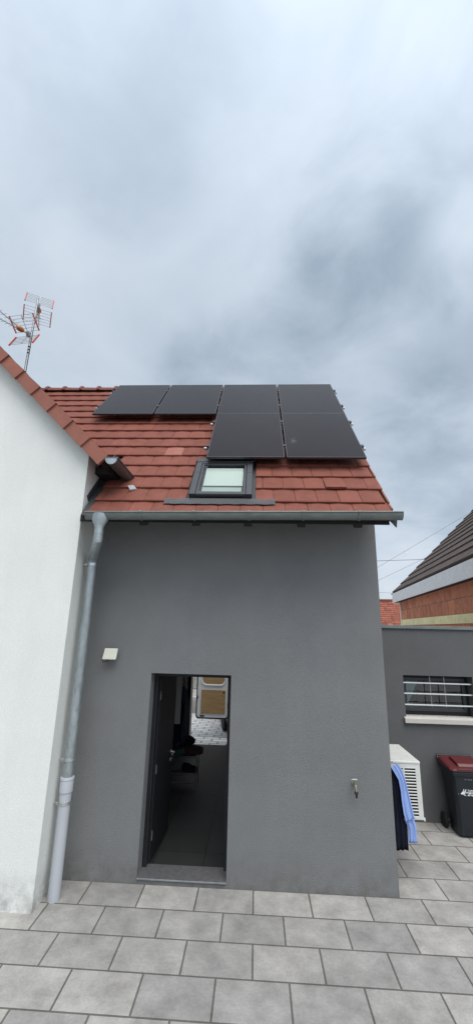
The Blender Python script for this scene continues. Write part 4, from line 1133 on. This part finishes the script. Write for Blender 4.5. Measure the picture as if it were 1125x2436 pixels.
# ================================================================== BRICK HOUSE under construction, right
E_ = 3.90
Q1 = at(937, 1434, z=E_); Q2 = at(1125, 1373, z=E_)
ea = (Q2-Q1).normalized(); eb = Vector((-ea.y, ea.x, 0))
if eb.x < 0: eb = -eb
BL = 11.0
br = thing('brick_house', (Q1+ea*7+eb*3)*1, 'unfinished brick house with brown tiled roof and white eave board', 'house')
br.location.z = -.06
def H(a, b, z): return Vector((Q1.x, Q1.y, 0))+ea*a+eb*b+Vector((0, 0, z))
yaw_e = math.atan2(ea.y, ea.x)
def wall_piece(name, a0, a1, b0, b1, z0, z1, m):
    """wall in a frame turned with the house, so block courses follow it"""
    o = MB()
    o.box(0, a1-a0, -(b1-b0), 0, 0, z1-z0) if False else o.box(0, a1-a0, 0, b1-b0, 0, z1-z0)
    ob = o.build(name, m)
    Mx = Matrix((ea, eb, Vector((0, 0, 1)))).transposed().to_4x4(); Mx.translation = H(a0, b0, z0)
    if Mx.determinant() < 0:
        ob.data.transform(Matrix.Scale(-1, 4, (0, 1, 0))); ob.data.flip_normals()
        Mx = Matrix((ea, -eb, Vector((0, 0, 1)))).transposed().to_4x4(); Mx.translation = H(a0, b0, z0)
    ob.parent = br; ob.matrix_parent_inverse = br.matrix_basis.inverted(); ob.matrix_basis = Mx
    return ob
WB = .22
ztop_y, zbot_y = 3.16, 2.93
wall_piece('upper_wall', .22, BL, WB, WB+.3, ztop_y, E_+.06, 'clay_block')
wall_piece('insulation_band', .16, BL, WB-.03, WB+.3, zbot_y, ztop_y-.002, 'foam_yellow')
wall_piece('lower_wall', .22, BL, WB, WB+.3, -.08, zbot_y-.002, 'clay_block')
wall_piece('corner_strip', .10, .219, WB-.012, WB+.3, ztop_y, E_+.02, 'fascia_white')
wall_piece('end_wall', .24, .54, WB+.3, 8.5, -.08, E_, 'clay_block')
wall_piece('end_wall', BL-.30, BL, WB+.3, 8.5, -.08, E_, 'clay_block')
for a_ in (.26, BL-.29):
    mb = MB(); mb.prism([H(a_, WB+.35, E_+.002), H(a_, 8.5, E_+.002), H(a_, 5.0, E_+4.4)], ea*.26); mb.build('gable', 'clay_block', br)
mb = MB(); 
mb.obox(H(BL/2, 0, E_+.20), ea, eb, (0, 0, 1), BL/2+.02, .016, .20); mb.build('eave_board', 'fascia_white', br, bevel=.004)
mb = MB(); mb.obox(H(-.16, .14, E_+.21), ea, eb, (0, 0, 1), .135, .15, .21); bx_ = mb.build('box_end', 'fascia_white', br, bevel=.006)
mb = MB(); mb.obox(H(BL/2, WB/2, E_+.004), ea, eb, (0, 0, 1), BL/2, WB/2-.02, .004); mb.build('soffit', 'dark_wood', br)
mb = MB(); mb.tube([H(-.36, -.02, E_+.39), H(-.30, -.0, E_+.42), H(-.12, .06, E_+.47)], .022, 8); mb.build('gutter_end', 'zinc_old', br, smooth=True)
# roof of brown courses
lo = at(944, 1402, y=Q1.y); up = at(1125, 1213, y=Q1.y)
rise = (up.z-lo.z)/max(.1, (up-lo).dot(eb)+0.0)
pr_ = math.atan(rise)
ud = eb*math.cos(pr_)+Vector((0, 0, math.sin(pr_))); un = -eb*math.sin(pr_)+Vector((0, 0, math.cos(pr_)))
R0_ = H(-.06, .0, E_+.45)
mb = MB(); tn = []; rl = 6.76; g = .52; k = 0
while k*g < rl:
    a = -.0
    while a < BL:
        a1 = a+.42
        p = lambda aa, ss, nn: R0_+ea*aa+ud*ss+un*nn
        sh_ = (k % 2)*.15
        t = random.random()*.8
        mb.quad(p(a, k*g, .045), p(a1-.004, k*g, .04), p(a1-.004, k*g+g+.03, .0), p(a, k*g+g+.03, .004)); tn.append(t)
        mb.quad(p(a, k*g+.003, -.02), p(a1-.004, k*g+.003, -.02), p(a1-.004, k*g, .04), p(a, k*g, .045)); tn.append(t)
        if a < .01: mb.quad(p(a, k*g, .035), p(a, k*g+g, .002), p(a, k*g+g, -.06), p(a, k*g, -.04)); tn.append(t)
        a = a1
    k += 1
bmesh.ops.recalc_face_normals(mb.bm, faces=mb.bm.faces)
o = mb.build('roof', 'tile_brown', br); tone(o, tn)
mb = MB(); mb.prism([R0_+ea*.05+un*-.02, R0_+ea*.05+ud*rl+un*-.02, R0_+ea*.05+ud*rl+un*-.10, R0_+ea*.05+un*-.10], ea*(BL-.1)); mb.build('roof_deck', 'dark_wood', br)

# ---- far house behind
fa = at(903, 1425, y=26); fb = at(944, 1427, y=26); fc = at(907, 1490, y=26)
fh = thing('far_house', (fa.x+3, 29, -.06), 'distant house with orange red tiled roof behind the brick house', 'house')
mb = MB(); tn = []; n = 15
ridge_z = fa.z; low_z = fc.z-.35; ru = (26.0+1.6)
for k in range(n):
    z1 = ridge_z-(ridge_z-low_z)*k/n; z0 = ridge_z-(ridge_z-low_z)*(k+1)/n
    y1 = 26+1.8-1.8*k/n; y0 = 26+1.8-1.8*(k+1)/n
    x = fa.x-3
    while x < fa.x+8:
        mb.quad((x+.002, y0-.03, z0), (x+.298, y0-.03, z0), (x+.298, y1+.02, z1), (x+.002, y1+.02, z1))
        mb.quad((x+.002, y0-.03, z0-.04), (x+.298, y0-.03, z0-.04), (x+.298, y0-.03, z0), (x+.002, y0-.03, z0))
        t = random.random()*.8 if k < 11 else random.choice((0, .2, .9)); tn += [t, t]; x += .30
o = mb.build('roof', 'tile_far', fh); tone(o, tn)
MB().box(fa.x-2.8, fa.x+7.8, 26.4, 31, -.06, low_z-.02).build('wall', 'plaster_white', fh)
mb = MB(); mb.prism([(fa.x-3, 27.9, ridge_z-.05), (fa.x-3, 31.2, low_z-.05), (fa.x-3, 27.9, low_z-.05)], (11, 0, 0)); mb.build('roof_back', 'tile_far', fh) if False else mb.bm.free()
MB().tube([(fa.x-3, 27.8, ridge_z+.02), (fa.x+8, 27.8, ridge_z+.02)], .1, 10).build('ridge', 'ridge_tile', fh, smooth=True)

# ---- overhead wires
def wire(u0, v0, u1, v1, y0, y1, label, r=.011, sag=.12):
    a = at(u0, v0, y=y0); b = at(u1, v1, y=y1)
    d = b-a; a2 = a-d*.8; b2 = b+d*.9
    pts = []
    for i in range(25):
        f = i/24; p = a2.lerp(b2, f); g = (f-.5)*2; p.z -= 0*sag; pts.append(p)
    o = MB().tube(pts, r, 6).build('overhead_wire', 'wire', smooth=True)
    return tag(o, label, 'wire', 'overhead wires beyond the houses')
w1 = wire(900, 1349, 1125, 1215, 22, 24, 'thin upper overhead wire with a small white spacer', .009)
wire(897, 1334.5, 1010, 1331, 22, 22, 'dark nearly level overhead wire crossing the others', .014)
wire(902, 1380, 1015, 1326, 22, 23, 'thin lower overhead wire rising to the brown roof', .008)
wire(905, 1410, 920, 1410.5, 24, 24, 'short thin wire low above the distant red roof', .007)
c = at(967, 1312, y=22.6)
mb = MB(); mb.tube([c+Vector((.16*math.cos(2*PI*i/16)*.8, 0, .13*math.sin(2*PI*i/16)+.10*math.cos(2*PI*i/16))) for i in range(17)], .02, 6, False)
o = mb.build('wire_spacer', 'fascia_white'); tag(o, 'small white ring clipped on the upper overhead wire', 'spacer')

# ================================================================== LIGHT: overcast sky + veiled sun
SUN_EL, SUN_AZ = 61, 158      # azimuth measured from +Y (into the picture) clockwise: behind the camera, a little left
sd = Vector((math.sin(math.radians(SUN_AZ))*math.cos(math.radians(SUN_EL)), math.cos(math.radians(SUN_AZ))*math.cos(math.radians(SUN_EL)), math.sin(math.radians(SUN_EL))))
sun_d = bpy.data.lights.new('sun', 'SUN'); sun_d.energy = 1.5; sun_d.angle = math.radians(45); sun_d.color = (1, .94, .86)
sun = bpy.data.objects.new('sun', sun_d); COL.objects.link(sun)
sun.rotation_euler = (-sd).to_track_quat('-Z', 'Y').to_euler(); sun.location = sd*40

w = bpy.data.worlds.new('World'); S.world = w; w.use_nodes = True
t = NT(w.node_tree); bg = t.n['Background']; bg.inputs['Strength'].default_value = .1
sky = t.new('ShaderNodeTexSky', sky_type='NISHITA'); sky.sun_disc = False
sky.sun_elevation = math.radians(SUN_EL); sky.sun_rotation = math.radians(SUN_AZ); sky.air_density = 1; sky.dust_density = 2
tc = t.new('ShaderNodeTexCoord').outputs['Generated']
sep = t.new('ShaderNodeSeparateXYZ'); t.link(tc, sep.inputs[0])
# flatten the dome onto a cloud layer so clouds shrink towards the horizon
den = t.math('ADD', t.math('MAXIMUM', sep.outputs['Z'], 0.), .32)
cx = t.math('DIVIDE', sep.outputs['X'], den); cy = t.math('DIVIDE', sep.outputs['Y'], den)
cmb = t.new('ShaderNodeCombineXYZ'); t.link(cx, cmb.inputs[0]); t.link(cy, cmb.inputs[1])
cv = t.mapping(cmb.outputs[0], (1, 1, 1), (0, 0, .5), (3.1, 1.7, .4))
n_big = t.noise(cv, 1.5, 6, .5, .5)
n_mid = t.noise(cv, 4.2, 6, .55, .4)
fld = t.math('ADD', t.math('MULTIPLY', n_big, .62), t.math('MULTIPLY', n_mid, .38))
# single cloud masses: soft bumps about a direction, edges broken by the noise
def mass(u, v, width, amt):
    r = ray(u, v)
    dt = t.new('ShaderNodeVectorMath', operation='DOT_PRODUCT'); t.link(tc, dt.inputs[0]); dt.inputs[1].default_value = r
    nv = t.new('ShaderNodeVectorMath', operation='NORMALIZE')
    a = t.math('SUBTRACT', 1., dt.outputs['Value'])
    a = t.math('ADD', a, t.math('MULTIPLY', t.math('SUBTRACT', n_mid, .5), width*width*.55))
    e = t.math('SUBTRACT', 1., t.math('DIVIDE', a, width*width*.5), True)
    return t.math('MULTIPLY', t.math('MULTIPLY', e, e), amt)
for u, v, wd_, am in ((930, 560, .28, -.16), (830, 700, .17, -.16), (700, 560, .15, -.10), (470, 865, .13, -.20), (640, 860, .16, -.10), (1060, 840, .2, -.10), (1000, 1120, .22, -.10), (1115, 520, .09, .16), (600, 700, .24, .08),
                     (220, 600, .3, .07), (1060, 700, .16, .12), (880, 800, .16, .10), (340, 800, .16, .05), (950, 1400, .14, .14), (300, 200, .3, -.06), (820, 230, .3, .05)):
    fld = t.math('ADD', fld, mass(u, v, wd_, am))
cloud = t.ramp(fld, [(.22, (2.0, 2.5, 3.0)), (.40, (2.85, 3.36, 3.92)), (.52, (3.45, 3.95, 4.5)), (.68, (4.2, 4.6, 5.1))])
# the overcast is brighter overhead and round the veiled sun
dts = t.new('ShaderNodeVectorMath', operation='DOT_PRODUCT'); t.link(tc, dts.inputs[0]); dts.inputs[1].default_value = sd
glow = t.math('POWER', t.math('MAXIMUM', dts.outputs['Value'], 0.), 2.5)
gain = t.math('ADD', 1.0, t.math('MULTIPLY', glow, 1.6))
gc = t.new('ShaderNodeCombineXYZ')
for i in range(3): t.link(gain, gc.inputs[i])
cloud = t.mix(1., cloud, gc.outputs[0], 'MULTIPLY')
t.link(t.mix(.9, sky.outputs[0], cloud), bg.inputs['Color'])

S.view_settings.view_transform = 'Standard'; S.view_settings.look = 'None'
S.view_settings.exposure = .75; S.view_settings.gamma = 1
S.render.engine = 'CYCLES'
S.cycles.max_bounces = 8
S.cycles.use_denoising = True
